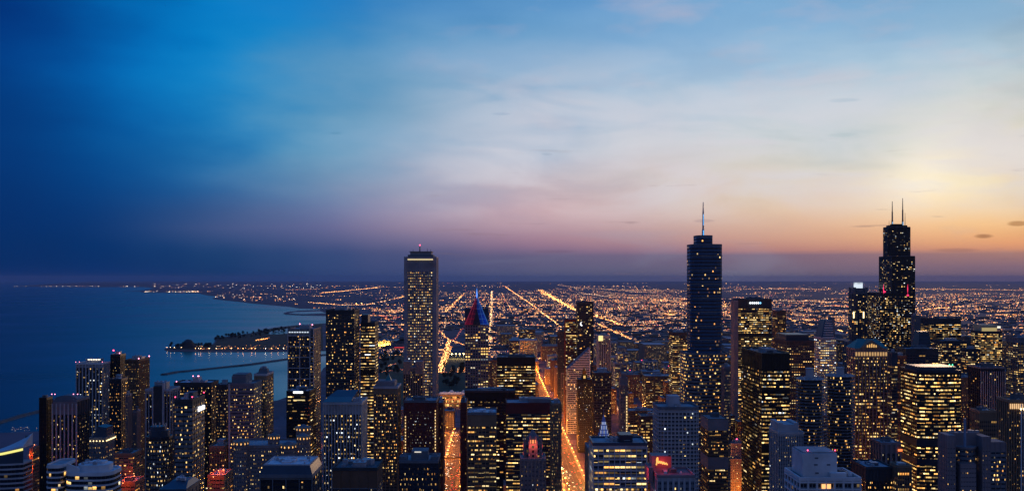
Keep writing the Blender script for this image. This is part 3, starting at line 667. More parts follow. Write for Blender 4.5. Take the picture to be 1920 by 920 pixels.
def wrigley():
    D = 1010; x0, x1 = PX(1102, D), PX(1158, D); cx = (x0+x1)/2; H = PZ(842, D)
    r = thing('clock_tower_building', 'cream terracotta building with a clock tower crowned in blue light', 'building', (cx, D+16, 0)); RECTS.append((x0-2, x1+2, D-3, D+36))
    w = x1-x0
    tier(r, rect(w, 32), 0, H, [11, 4, 0, 4], 'beige', winmat('beige', .4, 1.1, mx=.25, my0=.25, my1=.75, warm=.15), 1, .3, .4, 3.8, 3)
    parapet(r, rect(w, 32), H, 2)
    tx = PX(1133.5, D)-cx; tw = PX(1144, D)-PX(1123, D); z1 = PZ(824, D)
    pts = shift(rect(tw, tw), tx, -8)
    tier(r, pts, H, z1, [3, 3, 0, 3], wall('white'), winmat('beige', .8, 1.6, mx=.2, my0=.1, my1=.9, warm=-.1), 1, .4, .4, 3.8, 2, name='clock_shaft')
    bl = glow('crown_blue_light', (.16, .30, 1), .55); z = z1; ww = tw
    for k, (f, h) in enumerate(((.92, 5), (.74, 4), (.56, 4.5), (.38, 3.5))):
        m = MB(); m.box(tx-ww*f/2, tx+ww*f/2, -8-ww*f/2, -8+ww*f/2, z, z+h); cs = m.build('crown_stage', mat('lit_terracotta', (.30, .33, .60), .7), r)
        for i in range(5):
            m = MB(); x = tx-ww*f/2+ww*f*(i+.5)/5; m.box(x-.28, x+.28, -8-ww*f/2-.3, -8-ww*f/2-.06, z+.5, z+h-.4); m.build('blue_lamp', bl if i % 2 else glow('crown_white_light', (.8, .88, 1), .55), cs)
        z += h
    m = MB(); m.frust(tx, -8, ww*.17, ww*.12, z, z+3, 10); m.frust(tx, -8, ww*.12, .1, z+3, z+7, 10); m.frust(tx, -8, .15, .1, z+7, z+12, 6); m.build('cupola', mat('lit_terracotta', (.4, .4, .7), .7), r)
    m = MB(); m.frust(tx, 0, .01, .01, 0, .01, 3)
    # clock dial
    v = [(tx+2.6*cos(2*pi*i/20), -8-tw/2-.5, z1-5+2.6*sin(2*pi*i/20)) for i in range(20)]
    mk('clock_face', v, [tuple(range(20))], glow('clock_dial', (1, .9, .6), .9), r)
wrigley()

def tribune():
    D = 860; cx = PX(1000, D)
    r = thing('gothic_tower', 'gothic stone tower with a pointed buttressed crown lit red', 'tower', (cx, D+14, 0)); RECTS.append((cx-14, cx+14, D-3, D+32))
    H = PZ(862, D); w = PX(1024, D)-PX(976, D); st = 'mauve'
    tier(r, rect(w, 28), 0, H, [7, 5, 0, 5], st, RES(.22, 1, 'mauve', mx=.25, my0=.25, my1=.8), 1, .45, .9, 3.7, 4)
    parapet(r, rect(w, 28), H, 1.5, wk=st)
    z = H; o = lambda s: [(s*cos(R(22.5+45*i)), s*sin(R(22.5+45*i))) for i in range(8)]
    tier(r, o(w*.36), H, PZ(834, D), [1]*8, st, winmat('mauve', .25, .8, mx=.2), 1, .4, .6, 3.8, 1, name='octagon')
    z2 = PZ(834, D)
    m = MB(); m.frust(0, 0, w*.27, w*.22, z2, z2+5, 8); m.frust(0, 0, w*.22, w*.03, z2+5, PZ(809, D), 8); m.build('crown', wall('slate'), r)
    rg = glow('crown_red_light', (1, .09, .07), .55); og = glow('crown_orange_light', (1, .30, .08), 1.0)
    for i in range(8):
        a = R(22.5+45*i); c, s = cos(a), sin(a); m = MB()
        m.box(w*.37*c-.6, w*.37*c+.6, w*.37*s-.6, w*.37*s+.6, H, z2+3); m.frust(w*.37*c, w*.37*s, .7, .05, z2+3, z2+7, 4)
        b = m.build('buttress', wall(st), r)
        m = MB(); P = (w*.38*c, w*.38*s, z2-2); Q = (w*.24*c, w*.24*s, z2+6)
        m.add([(P[0]-.35, P[1], P[2]), (P[0]+.35, P[1], P[2]), (Q[0]+.35, Q[1], Q[2]), (Q[0]-.35, Q[1], Q[2]), (P[0], P[1], P[2]-1.2), (Q[0], Q[1], Q[2]-1.2)], [(0,1,2,3), (1,4,5,2), (4,0,3,5), (0,4,1), (3,2,5)])
        fb = m.build('flying_buttress', wall(st), r)
        m = MB(); m.octa(w*.405*c, w*.405*s, z2-2.5, .45, 0, 1.8); m.octa(w*.40*c, w*.40*s, z2-9, .35, 0, 1.2); m.build('red_lamp', rg, b)
    for i in range(3):
        m = MB(); x = (-1+i)*2.4; m.box(x-.8, x+.8, -w*.27-1.3, -w*.27-.9, z2+.5, z2+3.4); m.build('crown_window', og, r)
    a = bpy.data.lights.new('crown_lamp', 'POINT'); a.energy = 2500; a.color = (1, .14, .08); a.shadow_soft_size = 1
    l = bpy.data.objects.new('crown_lamp', a); C.objects.link(l); l.parent = r; l.location = (0, -w*.5, z2-1)
tribune()

# ------------------------------------------------------------------ left group by the lake
def curved_hotel():
    D = 800; x0, x1 = PX(-40, D), PX(46, D); w = x1-x0; cx = (x0+x1)/2
    r = thing('curved_hotel', 'pale banded building with curved sail roof and a yellow-green light line at the left edge', 'building', (cx, D+16, 0)); RECTS.append((x0-2, x1+2, D-6, D+40))
    n = 14; arc = lambda k: [(-w/2+w*i/n, -16+k-10*(i/n)**2*-1-0) for i in range(n+1)]
    front = [(-w/2+w*i/n, -16-7*sin(pi*i/n*.9)) for i in range(n+1)]
    pts = front+[(w/2, -3), (-w/2, -3)]
    H0 = PZ(866, D)
    nf = 17; fh = 3.6
    wm = winmat('dark', .08, .8, mx=.04, my0=.0, my1=1)
    for k in range(nf):
        z = H0-(k+1)*fh
        v = []; f = []; uv = []; U = random.randrange(99); V = random.randrange(999)
        for i in range(n+2):
            a, b = pts[i], pts[(i+1) % len(pts)]; q = len(v); v += [(*a, z), (*b, z), (*b, z+2.3), (*a, z+2.3)]; f.append((q, q+1, q+2, q+3)); uv += [(U+i, V), (U+i+1, V), (U+i+1, V+1), (U+i, V+1)]
        mk('window_band', v, f, wm, r, uv)
        m = MB(); c = [(x*1.012, y*1.02) for x, y in pts]; m.prism(c, z+2.3, z+fh); m.build('floor_band', wall('pale'), r)
    m = MB(); m.prism(pts, 0, H0-nf*fh); m.build('base', wall('slate'), r)
    # lit line under the sail roof
    sl = lambda x: H0+3.5+(x+w/2)/w*7.0
    v = []; f = []
    for i in range(n+1):
        x, y = front[i]; v += [(x, y-.5, sl(x)-.9), (x, y-.5, sl(x)+.9)]
    f = [(2*i, 2*i+2, 2*i+3, 2*i+1) for i in range(n)]
    mk('light_line', v, f, glow('lime_light', (.95, .85, .22), 1.1), r)
    v = []; 
    for i in range(n+1): x, y = front[i]; v += [(x, y, H0), (x, y, sl(x)-.8)]
    mk('curtain_wall', v, f, wall('blueglass'), r)
    v = []
    for i in range(n+1):
        x, y = front[i]; t = (x+w/2)/w; v += [(x, y-.8, sl(x)+1.0), (x, y-.8, sl(x)+2.2), (x, -2, sl(x)+2+8*t*t), (x, -2, sl(x)+1)]
    f = []
    for i in range(n):
        for a in range(4): f.append((4*i+a, 4*i+(a+1) % 4, 4*(i+1)+(a+1) % 4, 4*(i+1)+a))
    f += [(0,3,2,1), tuple(4*n+a for a in range(4))]
    mk('sail_roof', v, f, mat('sail_white', (.50, .55, .60), .6), r)
    m = MB(); m.box(w*.36, w*.42, -4, -1, sl(w*.4), sl(w*.4)+9); m.build('roof_unit', wall('slate'), r)
curved_hotel()

r, w, d, H, rf = tower('residential_tower', 'wide dark tower at the left with tall pale vertical fins and a domed roof plant', 99, 168, 752, 1000, 44, 'dark',
    RES(.10, 1.1, 'black', mx=.08), 6, 4, 5, 3, .12, .6, crown=13, un=0, beac=0, pw='slate')
for i in range(7):
    m = MB(); x = -w/2+w*i/6; m.box(x-.55, x+.55, -d/2-1.3, -d/2-.2, 0, H-2); m.build('fin', wall('pale'), r)
m = MB(); m.box(-w/2, w/2, -d/2-.5, -d/2-.1, H-12.5, H-.5); m.build('fascia', wall('mauve'), r)
m = MB()
for i in range(8):
    a0, a1 = pi*i/8, pi*(i+1)/8
    m.add([(12*cos(a0)-2, -9, H+5*sin(a0)), (12*cos(a1)-2, -9, H+5*sin(a1)), (12*cos(a1)-2, 9, H+5*sin(a1)), (12*cos(a0)-2, 9, H+5*sin(a0))], [(0,1,2,3)])
m.add([(12*cos(pi*i/8)-2, -9, H+5*sin(pi*i/8)) for i in range(9)], [tuple(range(9))]); m.build('vaulted_plant_room', wall('slate'), r)
units(rf, w*.9, d, H, 3, .2, 3)
for x in (-15, -12, 6, 10): beacon(r, x, -10, H+4.5, .55, M_PINK)
tower('residential_tower', 'black windowless flank tower beside the wide finned tower', 73, 99, 748, 1012, 40, 'black', RES(.03, .8, 'black'), 4, 2, 4, 3, .3, .6, beac=0, un=2, uh=3)
r, w, d, H, rf = tower('residential_tower', 'lakeside tower with white vertical piers and a crown of white lamps', 142, 192, 682, 1400, 32, 'pale', RES(.26, 1.2, 'black', mx=.1, warm=-.2), 8, 1, 6, 1, .34, 1.2, crown=5, un=1, uh=6, big=.6, pw='white', split=True)
for i in range(8): m = MB(); x = -w*.1+w*.5*i/8; m.octa(x, -d*.30, H+5.5, .75); m.build('crown_lamp', glow('crown_white_lamp', (1, .88, .66), 4), r)
for x in (-w/2, -w/2+5, w/2): beacon(r, x, -d/2, H+1, .5, M_PINK)
r, w, d, H, rf = tower('residential_tower', 'black glass tower with a red beacon between two lit lakeside towers', 207, 236, 666, 1430, 36, 'black', RES(.05, 1, 'black'), 5, 2, 4, 2, .2, .5, un=1, pw='navy')
beacon(r, -w*.3, -d*.3, H+3, 1.2, M_RED, 3); beacon(r, w*.3, -d*.3, H+1, .8, M_PINK)
r, w, d, H, rf = tower('residential_tower', 'brown gridded lakeside tower with two faces of small scattered lights and a pink beacon', 234, 260, 676, 1380, 44, 'brown', RES(.28, 1.0, 'brown', mx=.22, my0=.3, my1=.75), 9, 1, 14, 1, .3, .5, fh=3.1, un=2, uh=5, split=True)
beacon(r, w/2, -d/2, H+1, 1.0, M_PINK); beacon(r, w/2, d/2-2, H+1, 1, M_PINK)
tower('residential_tower', 'navy tower with an arched top and a column of orange windows', 205, 240, 712, 1260, 34, 'navy', RES(.16, 1.3, 'black', warm=.3), 6, 2, 4, 2, .2, .5, un=2, uh=5)
tower('residential_tower', 'narrow pale concrete tower dotted with tiny windows', 235, 248, 742, 1150, 40, 'mauve', RES(.30, .9, 'mauve', mx=.3, my0=.3, my1=.7), 4, 1, 9, 1, .3, .4, fh=3.2, un=1)
tower('residential_tower', 'small grey stepped tower beside the narrow pale concrete tower', 249, 264, 772, 1175, 28, 'mauve', RES(.10, .9, 'dark', mx=.2), 5, 1, 4, 1, .5, .6, un=1, uh=5)
r, w, d, H, rf = tower('apartment_tower', 'slate tower with a sloped plant roof above a lit cornice, at lower left', 167, 197, 823, 850, 22, 'slate', RES(.42, 1.1, 'slate', mx=.3, my0=.3, my1=.72), 7, 1, 7, 1, .35, .5, un=0, crown=5, split=True)
mk('sloping_plant_room', [(-w*.46, -d*.36, H+.2), (w*.46, -d*.36, H+.2), (w*.46, d*.36, H+.2), (-w*.46, d*.36, H+.2), (-w*.1, -d*.3, H+10), (w*.46, -d*.3, H+9), (w*.46, d*.36, H+9), (-w*.1, d*.36, H+10)], [(0,1,5,4), (1,2,6,5), (2,3,7,6), (3,0,4,7), (4,5,6,7)], wall('blueglass'), r)
for i in range(5): m = MB(); m.octa(-w/2+w*(i+.5)/5, -d/2-.9, H-1.2, .6); m.build('cornice_lamp', M_CORN, r)
for i in range(9): m = MB(); m.octa(w/2+.9, -d/2+d*(i+.5)/9, H-1.2, .6); m.build('cornice_lamp', M_CORN, r)

def stepped_hotel():
    D = 690; x0, x1 = PX(106, D), PX(198, D); w = x1-x0; cx = (x0+x1)/2; H = PZ(893, D)
    r = thing('apartment_block', 'pale blue stepped block with curved balcony bands and a round penthouse', 'building', (cx, D+22, 0)); RECTS.append((x0-14, x1+2, D-4, D+48))
    def bands(pts, z1, n, wm, fh=3.4):
        for k in range(n):
            z = z1-(k+1)*fh; m = MB(); m.prism(pts, z, z+2.2)
            v = []; f = []; uv = []; U = random.randrange(999); V = random.randrange(999)
            for i in range(len(pts)):
                a, b = pts[i], pts[(i+1) % len(pts)]; q = len(v); v += [(*a, z), (*b, z), (*b, z+2.2), (*a, z+2.2)]; f.append((q, q+1, q+2, q+3)); l = max(1, round(math.hypot(b[0]-a[0], b[1]-a[1])/3)); uv += [(U, V), (U+l, V), (U+l, V+1), (U, V+1)]; U += l
            mk('window_band', v, f, wm, r, uv)
            m = MB(); m.prism([(x*1.015, y*1.02) for x, y in pts], z+2.2, z+fh); m.build('balcony_band', wall('white'), r)
    wm = winmat('dark', .16, 1.0, mx=.06, my0=0, my1=1, warm=-.1)
    pts = rrect(w, 28, 9, 5); bands(pts, H, 8, wm)
    m = MB(); m.prism(pts, 0, H-8*3.4); m.build('base', wall('pale'), r)
    rf = parapet(r, pts, H, 1.3, roof=M_ROOFW, wk='white')
    p2 = shift(rrect(w*.66, 18, 7, 6), w*.03, 1); m = MB(); m.prism(p2, H+.1, H+5); m.build('penthouse', wall('white'), r)
    p3 = shift(rrect(w*.3, 7, 1, 2), w*.08, 3); m = MB(); m.prism(p3, H+5, H+6.4); m.build('penthouse', wall('white'), r); units(rf, w*.5, 12, H+5, 5, .16, 1.2, M_ROOFW, -w*.02, -1)
    p4 = shift(rrect(11, 26, 4, 4), -w/2-5.5, -1); H2 = PZ(878, D); bands(p4, H2, 11, wm); parapet(r, p4, H2, 1.2, roof=M_ROOF, wk='white')
    m = MB(); m.prism(p4, 0, H2-11*3.4); m.build('base', wall('pale'), r)
    mk('curved_screen', [(-w/2+2, -11, H), (-w/2+11, -12, H), (-w/2+11, -12, H+4), (-w/2+2, -11, H+7), (-w/2+2, -10, H), (-w/2+11, -11, H), (-w/2+11, -11, H+4), (-w/2+2, -10, H+7)], [(0,1,2,3), (5,4,7,6), (3,2,6,7), (1,5,6,2), (4,0,3,7)], wall('white'), r)
stepped_hotel()

def drum_tower():
    D = 840; x0, x1 = PX(270, D), PX(314, D); w = x1-x0; cx = (x0+x1)/2; H = PZ(822, D)
    r = thing('residential_tower', 'dark chamfered tower topped by a dark blue drum', 'tower', (cx, D+w/2, 0)); RECTS.append((x0-2, x1+2, D-2, D+w+2))
    c = w*.25; o = [(-w/2+c, -w/2), (w/2-c, -w/2), (w/2, -w/2+c), (w/2, w/2-c), (w/2-c, w/2), (-w/2+c, w/2), (-w/2, w/2-c), (-w/2, -w/2+c)]
    wm = RES(.20, 1.0, 'slate', mx=.06, my0=.35, my1=.95, warm=-.15)
    tier(r, o, 0, H, [4, 3, 4, 0, 0, 0, 4, 3], 'dark', wm, 2, .14, .5, 3.4, 2)
    parapet(r, o, H, 1.2, wk='navy'); m = MB(); m.frust(0, 0, w*.42, w*.42, H+.1, H+6, 28); m.frust(-1, 0, w*.34, w*.33, H+6, PZ(801, D), 28); m.build('drum', wall('blueglass'), r)
    for i in range(10):
        m = MB(); a = 2*pi*i/10; m.box(w*.28*cos(a)-.4, w*.28*cos(a)+.4, w*.28*sin(a)-.4, w*.28*sin(a)+.4, PZ(801, D), PZ(801, D)+2); m.build('roof_post', M_UNIT, r)
drum_tower()
r, w, d, H, rf = tower('residential_tower', 'dark banded tower with red roof beacons and a white lit sign on its flank', 327, 361, 752, 800, 34, 'dark',
    RES(.20, 1.1, 'slate', mx=.05, my0=.38, my1=1, warm=.05), 4, 2, 6, 3, .05, .25, fh=3.5, un=3, uh=5, roof=M_ROOFW, split=True)
for x, y in ((-w/2+.5, -d/2+.5), (w/2-.5, -d/2+1), (-2, 6), (w/2-.5, d/2-1)): beacon(r, x, y, H+1.5, .55, M_RED)
m = MB(); m.box(w/2+.2, w/2+.7, -3, 15, H-9.5, H-9)
for i, h in enumerate((2.6, 1.9, 2.2, 1.8, 2.4, 2.0)): m.box(w/2+.3, w/2+.8, -2+i*2.8, .1+i*2.8, H-8.6, H-8.6+h)
m.build('sign', glow('sign_white_bright', (.95, .96, 1), 2.6), r)
r, w, d, H, rf = tower('residential_tower', 'tower of pale piers in stepped blocks beside a chimney topped block', 272, 338, 732, 1100, 34, 'pale', RES(.14, 1.1, 'black', mx=.05), 7, 3, 4, 2, .16, 1.4, un=2, uh=8, big=.4)
m = MB(); m.box(-w*.15, w*.2, -d/2-2, -d/2+12, 0, H+5); m.build('center_bay', wall('dark'), r)
m = MB(); m.box(w*.2, w*.26, -d/2-2.5, -d/2+3, 0, H+8); m.box(-w*.2, -w*.15, -d/2-2.5, -d/2+3, 0, H+2); m.build('pier', wall('pale'), r)
r, w, d, H, rf = tower('residential_tower', 'broad dark slab tower with a pale chimney-like shaft on its roof', 326, 410, 719, 1160, 30, 'dark', RES(.22, 1.0, 'black', mx=.2), 10, 2, 3, 3, .08, .3, fh=3.2, un=1, uh=2, roof=M_ROOFW)
m = MB(); m.box(-w*.02, w*.14, -d*.4, 0, H, PZ(707, 1160)); m.build('shaft', wall('pale'), r)
for x in (-w*.01, w*.12, w*.14, -w*.45): beacon(r, x, -d*.4, PZ(707, 1160) if x > -5 else H+1, .7, M_PINK, .8)
tower('residential_tower', 'dark tower with scattered windows behind the wide striped tower', 405, 436, 723, 1090, 30, 'dark', RES(.30, .9, 'dark', mx=.25), 8, 1, 4, 1, .2, .3, fh=3.2, un=1)
r, w, d, H, rf = tower('residential_tower', 'wide dark blue tower ruled with fine horizontal lines and a boxy roof plant', 431, 491, 721, 1010, 34, 'slate', RES(.20, 1.1, 'slate', mx=.05, my0=.4, my1=.95, warm=.05), 6, 3, 4, 3, .04, .2, fh=3.3, un=1, uh=1.5)
m = MB(); m.box(-w*.48, w*.12, -d*.35, d*.4, H+.1, H+8); m.box(-w*.46, w*.1, -d*.3, d*.35, H+8, H+9.5); m.build('plant_room', wall('slate'), r)
m = MB(); m.box(-w/2-1.2, -w/2+.4, -d/2-1, -d/2+.6, 0, H+1); m.build('corner_pier', wall('pale'), r)
r, w, d, H, rf = tower('residential_tower', 'brown banded tower with pale parapet and hipped plant room, before the open water', 476, 513, 703, 1060, 50, 'tan', RES(.22, 1.0, 'tan', mx=.06, my0=.4, my1=.95, warm=.12), 5, 2, 6, 2, .12, .4, fh=3.3, un=0, pw='pale', crown=5)
m = MB(); m.frust(0, 0, w*.56, w*.42, H+.1, H+5.5, 4, 0, pi/4); m.build('plant_room', wall('slate'), r); units(rf, w*.4, d*.3, H+5.5, 2, .4, 2)

def scalloped():
    D = 800; x0, x1 = PX(437, D), PX(573, D); w = x1-x0; cx = (x0+x1)/2; H = PZ(838, D)
    r = thing('apartment_tower', 'pale gridded tower with rounded corner bays under glowing scalloped crowns', 'tower', (cx, D+18, 0)); RECTS.append((x0-2, x1+2, D-6, D+40))
    wm = RES(.26, 1.1, 'mauve', mx=.24, my0=.3, my1=.8, warm=-.05)
    tier(r, rect(w*.9, 34), 0, H, [22, 7, 0, 7], 'mauve', wm, 1, .22, .4, 3.1, 2)
    parapet(r, rect(w*.9, 34), H, 1.5, wk='mauve')
    for px, rr, yy, dy in ((451, 5.8, 832, -17), (506, 4.5, 826, -4), (540, 6, 838, -17), (556, 5.8, 815, 10), (566, 5, 824, -12)):
        x = PX(px, D)-cx; z = PZ(yy, D)
        pts = [(x+rr*cos(2*pi*i/20), dy+rr*sin(2*pi*i/20)) for i in range(20)]
        tier(r, pts, 0, z, [1]*20, 'mauve', wm, 1, .3, .3, 3.1, 2, name='bay')
        m = MB(); 
        for i in range(12): a = 2*pi*i/12; m.frust(x+rr*.9*cos(a), dy+rr*.9*sin(a), rr*.26, rr*.20, z, z+2.6, 8)
        m.build('scalloped_crown', wall('beige'), r)
        for i in range(12):
            a = 2*pi*(i+.5)/12; m = MB(); m.octa(x+rr*1.0*cos(a), dy+rr*1.0*sin(a), z+.6, .42, 0, .9)
            if i >= 5: m.build('crown_lamp', glow('crown_amber', (1, .50, .14), 2.2), r)
        m = MB(); m.frust(x, dy, rr*.85, rr*.1, z+2.4, z+4.6, 14); m.build('crown_roof', wall('slate'), r)
scalloped()

r, w, d, H, rf = tower('skyscraper', 'dark tower framed by a pale grid, standing alone against the harbour', 540, 588, 618, 1500, 62, 'slate', RES(.14, 1.0, 'navy', mx=.1, warm=.05), 6, 2, 5, 2, .10, .5, un=2, uh=5, cat='skyscraper', roof=M_ROOF, crown=8, split=True)
for k in range(12):
    z = H-9-k*15.5
    if z < 20: break
    m = MB(); m.box(-w/2-.3, w*.38, -d/2-1.1, -d/2-.1, z, z+1.2); m.build('spandrel', wall('pale'), r)
for x in (-w/2, -w*.04, w*.36, w/2): m = MB(); m.box(x-.6, x+.6, -d/2-1.3, -d/2-.2, 0, H+1); m.build('pier', wall('pale'), r)
for k in range(30): m = MB(); z = H-11-k*5.4; m.box(w*.37, w*.5, -d/2-1.0, -d/2-.15, z, z+1.0); m.build('balcony', wall('pale'), r)
m = MB()
for i in range(8): m.box(-w*.46+i*w*.1, -w*.46+i*w*.1+w*.07, -d/2-1.4, -d/2-1.15, H-4, H-2.6)
m.build('cornice_light', glow('cornice_cool', (.75, .86, 1), 1.0), r)
beacon(r, -w*.2, 0, H+5, 1, M_PINK); beacon(r, w*.3, 0, H+4, 1, M_PINK)
r, w, d, H, rf = tower('office_tower', 'black glass office block with a white sign strip on its roof edge', 537, 592, 735, 1150, 40, 'black', OFF(.28, 1.0, 'black', mx=.03, my0=.4, my1=.8, row=.9), 8, 2, 5, 2, .06, .3, un=3, uh=4, roof=M_ROOF)
m = MB(); m.box(-w*.2, w*.22, -d/2-.8, -d/2-.3, H-1.0, H+1.2); m.build('sign', M_WHITE, r)
m = MB(); m.box(-w*.2, w*.30, -d/2-.5, -d/2-.2, H-9, H-8); m.build('light_strip', glow('strip_yellow', (1, .8, .35), .9), r)
r, w, d, H, rf = tower('skyscraper', 'broad dark skyscraper with fine floor lines and roof masts, left of the bright yellow slab', 611, 674, 583, 1300, 48, 'dark', RES(.17, 1.1, 'dark', mx=.05, my0=.35, my1=.9, warm=.1), 14, 1, 6, 2, .05, .3, fh=3.6, un=3, uh=5, cat='skyscraper')
for x in (-14, -9, -3, 2, 8, 12): antenna(r, x, rnd()*10-5, H+2, H+6+rnd()*4, .35, .15)
r, w, d, H, rf = tower('office_tower', 'narrow slab with bright yellow window bands beside the broad dark skyscraper', 676, 703, 606, 1350, 40, 'dark', OFF(.82, 1.1, 'dark', mx=.03, my0=.36, my1=.82, row=.3, blk=3), 5, 2, 5, 2, .06, .3, un=0, split=True)
m = MB(); m.box(-w*.5, -w*.02, -d*.3, d*.3, H+.1, PZ(590, 1350)); m.build('plant_room', wall('navy'), r)
m = MB(); m.box(-w/2-.3, w/2+.3, -d/2-.5, -d/2-.1, PZ(704, 1350), PZ(692, 1350)); m.build('dark_band', wall('black'), r)

r, w, d, H, rf = tower('office_tower', 'tower of close pale vertical piers under a sloped blue roof', 605, 689, 757, 900, 40, 'pale', RES(.34, 1.2, 'dark', mx=.08, my0=.3, my1=.85, warm=-.2), 13, 1, 8, 1, .3, 1.1, fh=3.6, un=0, crown=9)
mk('sloping_roof', [(-w/2, -d/2, H+1.7), (w*.22, -d/2, H+1.7), (w*.22, d*.3, H+1.7), (-w/2, d*.3, H+1.7), (-w/2+2, -d*.1, H+4.5), (w*.22, -d*.1, H+4.5), (w*.30, d*.3, H+9), (-w/2+8, d*.3, H+9)], [(0,1,5,4), (4,5,6,7), (1,2,6,5), (2,3,7,6), (3,0,4,7)], wall('blueglass'), r)
for i in range(5): m = MB(); m.frust(w*.27+i*w*.045, -d*.3, 1.3, 1.0, H+.1, H+4, 10); m.build('cooling_tower', M_UNIT, r)
r, w, d, H, rf = tower('residential_tower', 'brown tower with four tall pale ribs and a terraced white cornice', 700, 752, 727, 1050, 36, 'tan', RES(.26, 1.1, 'brown', mx=.1, warm=.15), 6, 2, 4, 2, .14, 1.0, fh=3.3, un=0, crown=6, pw='pale')
m = MB(); m.box(-w*.4, w*.35, -d*.35, d*.35, H+.1, H+5.5); m.box(-w*.37, w*.32, -d*.3, d*.3, H+5.5, H+6.3); pr = m.build('plant_room', wall('mauve'), r)
m = MB(); m.frust(w*.05, 0, 4.2, .3, H+6.3, H+13, 4, 0, pi/4); m.build('pyramid', mat('copper_green', (.045, .20, .20), .55, .2, .1), r)
r, w, d, H, rf = tower('residential_tower', 'grey twin-crested apartment tower at the foot of the pale ribbed skyscraper', 756, 795, 690, 1400, 30, 'mauve', RES(.16, 1.0, 'dark', mx=.12, warm=.1), 8, 1, 4, 2, .28, .8, fh=3.3, un=0, crown=4)
for x0_, x1_ in ((-.5, -.12), (.14, .5)): m = MB(); m.box(w*x0_, w*x1_, -d/2-.3, d*.3, H-8, H+9); m.build('crest', wall('mauve'), r)
r, w, d, H, rf = tower('hotel_tower', 'dark red brick slab with a lit line of lamps down each edge', 758, 822, 753, 1050, 34, 'red', RES(.30, .75, 'red', mx=.3, my0=.3, my1=.75, warm=-.35), 13, 1, 6, 1, .3, .4, fh=3.1, un=2, uh=3, crown=9, pw='slate')
for x, zt in ((-w/2+1.2, H-14), (w/2-1.2, H-9)):
    m = MB(); z = 8
    while z < zt: m.box(x-.42, x+.42, -d/2-.5, -d/2-.1, z, z+1.5); z += 3.1
    m.build('edge_light_strip', glow('edge_lamp', (1, .68, .28), 1.3), r)
r, w, d, H, rf = tower('office_block', 'dark blue roofed block with small corner towers, before the red brick slab', 748, 826, 866, 800, 34, 'navy', RES(.26, .9, 'navy', mx=.2, warm=.1), 9, 2, 4, 2, .16, .5, un=1, uh=3, pw='slate')
m = MB(); m.box(-w*.2, w*.22, -d*.3, d*.2, H+.1, H+7.5); m.build('plant_room', wall('slate'), r)
m = MB(); m.box(-w*.12, w*.05, -d*.3-.4, -d*.3-.1, H+6.5, H+7.3); m.build('light_strip', glow('strip_white', (1, .93, .8), .8), r)
for sx in (-1, 1): m = MB(); m.box(sx*w*.4-3, sx*w*.4+3, -d*.45, -d*.15, H+.1, H+4); m.frust(sx*w*.4, -d*.3, 4, .4, H+4, H+6.5, 4, 0, pi/4); m.build('corner_turret', wall('slate'), r)
r, w, d, H, rf = tower('office_block', 'brown topped low block with cluttered roof plant at the bottom edge', 623, 718, 880, 740, 36, 'brown', RES(.10, .8, 'slate', mx=.03, my0=.4, my1=.9), 5, 4, 3, 3, .04, .3, un=4, uh=3.5, big=.3, crown=13, pw='dark', roof=M_ROOFD)
for i in range(3): m = MB(); m.frust(-w*.3+i*w*.3, 2, 2.2, 2.0, H+.2, H+4.2, 14); m.build('cooling_tower', M_UNIT, rf)
r, w, d, H, rf = tower('office_block', 'pale blue topped block with a chamfered roof at the bottom edge, under the scalloped tower', 486, 604, 893, 690, 38, 'slate', RES(.10, 1.0, 'black', mx=.05, my0=.35, my1=1), 4, 4, 4, 3, .06, .8, fh=3.8, un=0, crown=2)
mk('bevelled_roof', [(-w/2, -d/2, H+1), (w/2, -d/2, H+1), (w/2, d/2, H+1), (-w/2, d/2, H+1), (-w/2+2, -d/2+2, H+7), (w/2-2, -d/2+2, H+7), (w/2-2, d/2-2, H+7), (-w/2+2, d/2-2, H+7)], [(0,1,5,4), (1,2,6,5), (2,3,7,6), (3,0,4,7), (4,5,6,7)], wall('blueglass'), r)
rf = parapet(r, rect(w-5, d-5), H+7, .8, roof=M_ROOFW, wk='pale'); units(rf, w*.85, d*.7, H+7, 5, .25, 1.6, M_ROOFW)

# ------------------------------------------------------------------ centre
tower('office_block', 'broad black-topped block with yellow window rows, between the river towers', 932, 1004, 671, 1500, 60, 'black', OFF(.72, 1.15, 'black', mx=.04, my0=.35, my1=.8, row=.5, warm=-.02), 12, 2, 6, 2, .10, .4, un=2, uh=3, crown=11, roof=M_ROOFD)
r, w, d, H, rf = tower('office_block', 'dark wide slab with a purple-black top storey below the chevron-topped skyscraper', 871, 966, 734, 1380, 40, 'black', OFF(.34, 1.0, 'black', mx=.06, row=.8), 13, 2, 4, 2, .2, .5, un=3, uh=3, crown=12, roof=M_ROOFD, pw='dark')
r, w, d, H, rf = tower('office_tower', 'tower with warm window rows and a bright crusted white roof beside the orange avenue', 876, 931, 776, 900, 34, 'tan', OFF(.66, .95, 'brown', mx=.06, my0=.35, my1=.8, row=.7, warm=.05), 8, 2, 5, 2, .16, .6, un=0, crown=10, roof=M_ROOFW, pw='slate')
units(rf, w*.95, d*.95, H, 9, .22, 1.6, M_ROOFW)
r, w, d, H, rf = tower('office_tower', 'long brown slab with broad rows of yellow windows left of the main avenue', 949, 1034, 757, 1200, 44, 'red', OFF(.7, 1.1, 'dark', mx=.05, my0=.36, my1=.82, row=.6), 9, 3, 4, 2, .07, .4, un=1, uh=4, crown=11)
m = MB(); m.box(w*.0, w*.5, -d*.3, d*.2, H+.1, H+5); m.build('plant_room', wall('mauve'), r)
tower('stone_tower', 'tan stone tower with narrow lit piers, its flank glowing from the main avenue', 1031, 1053, 758, 1130, 40, 'tan', RES(.35, 1.0, 'tan', mx=.25, my0=.25, my1=.8, warm=.15), 6, 1, 8, 1, .4, .9, fh=3.5, un=1, uh=4)
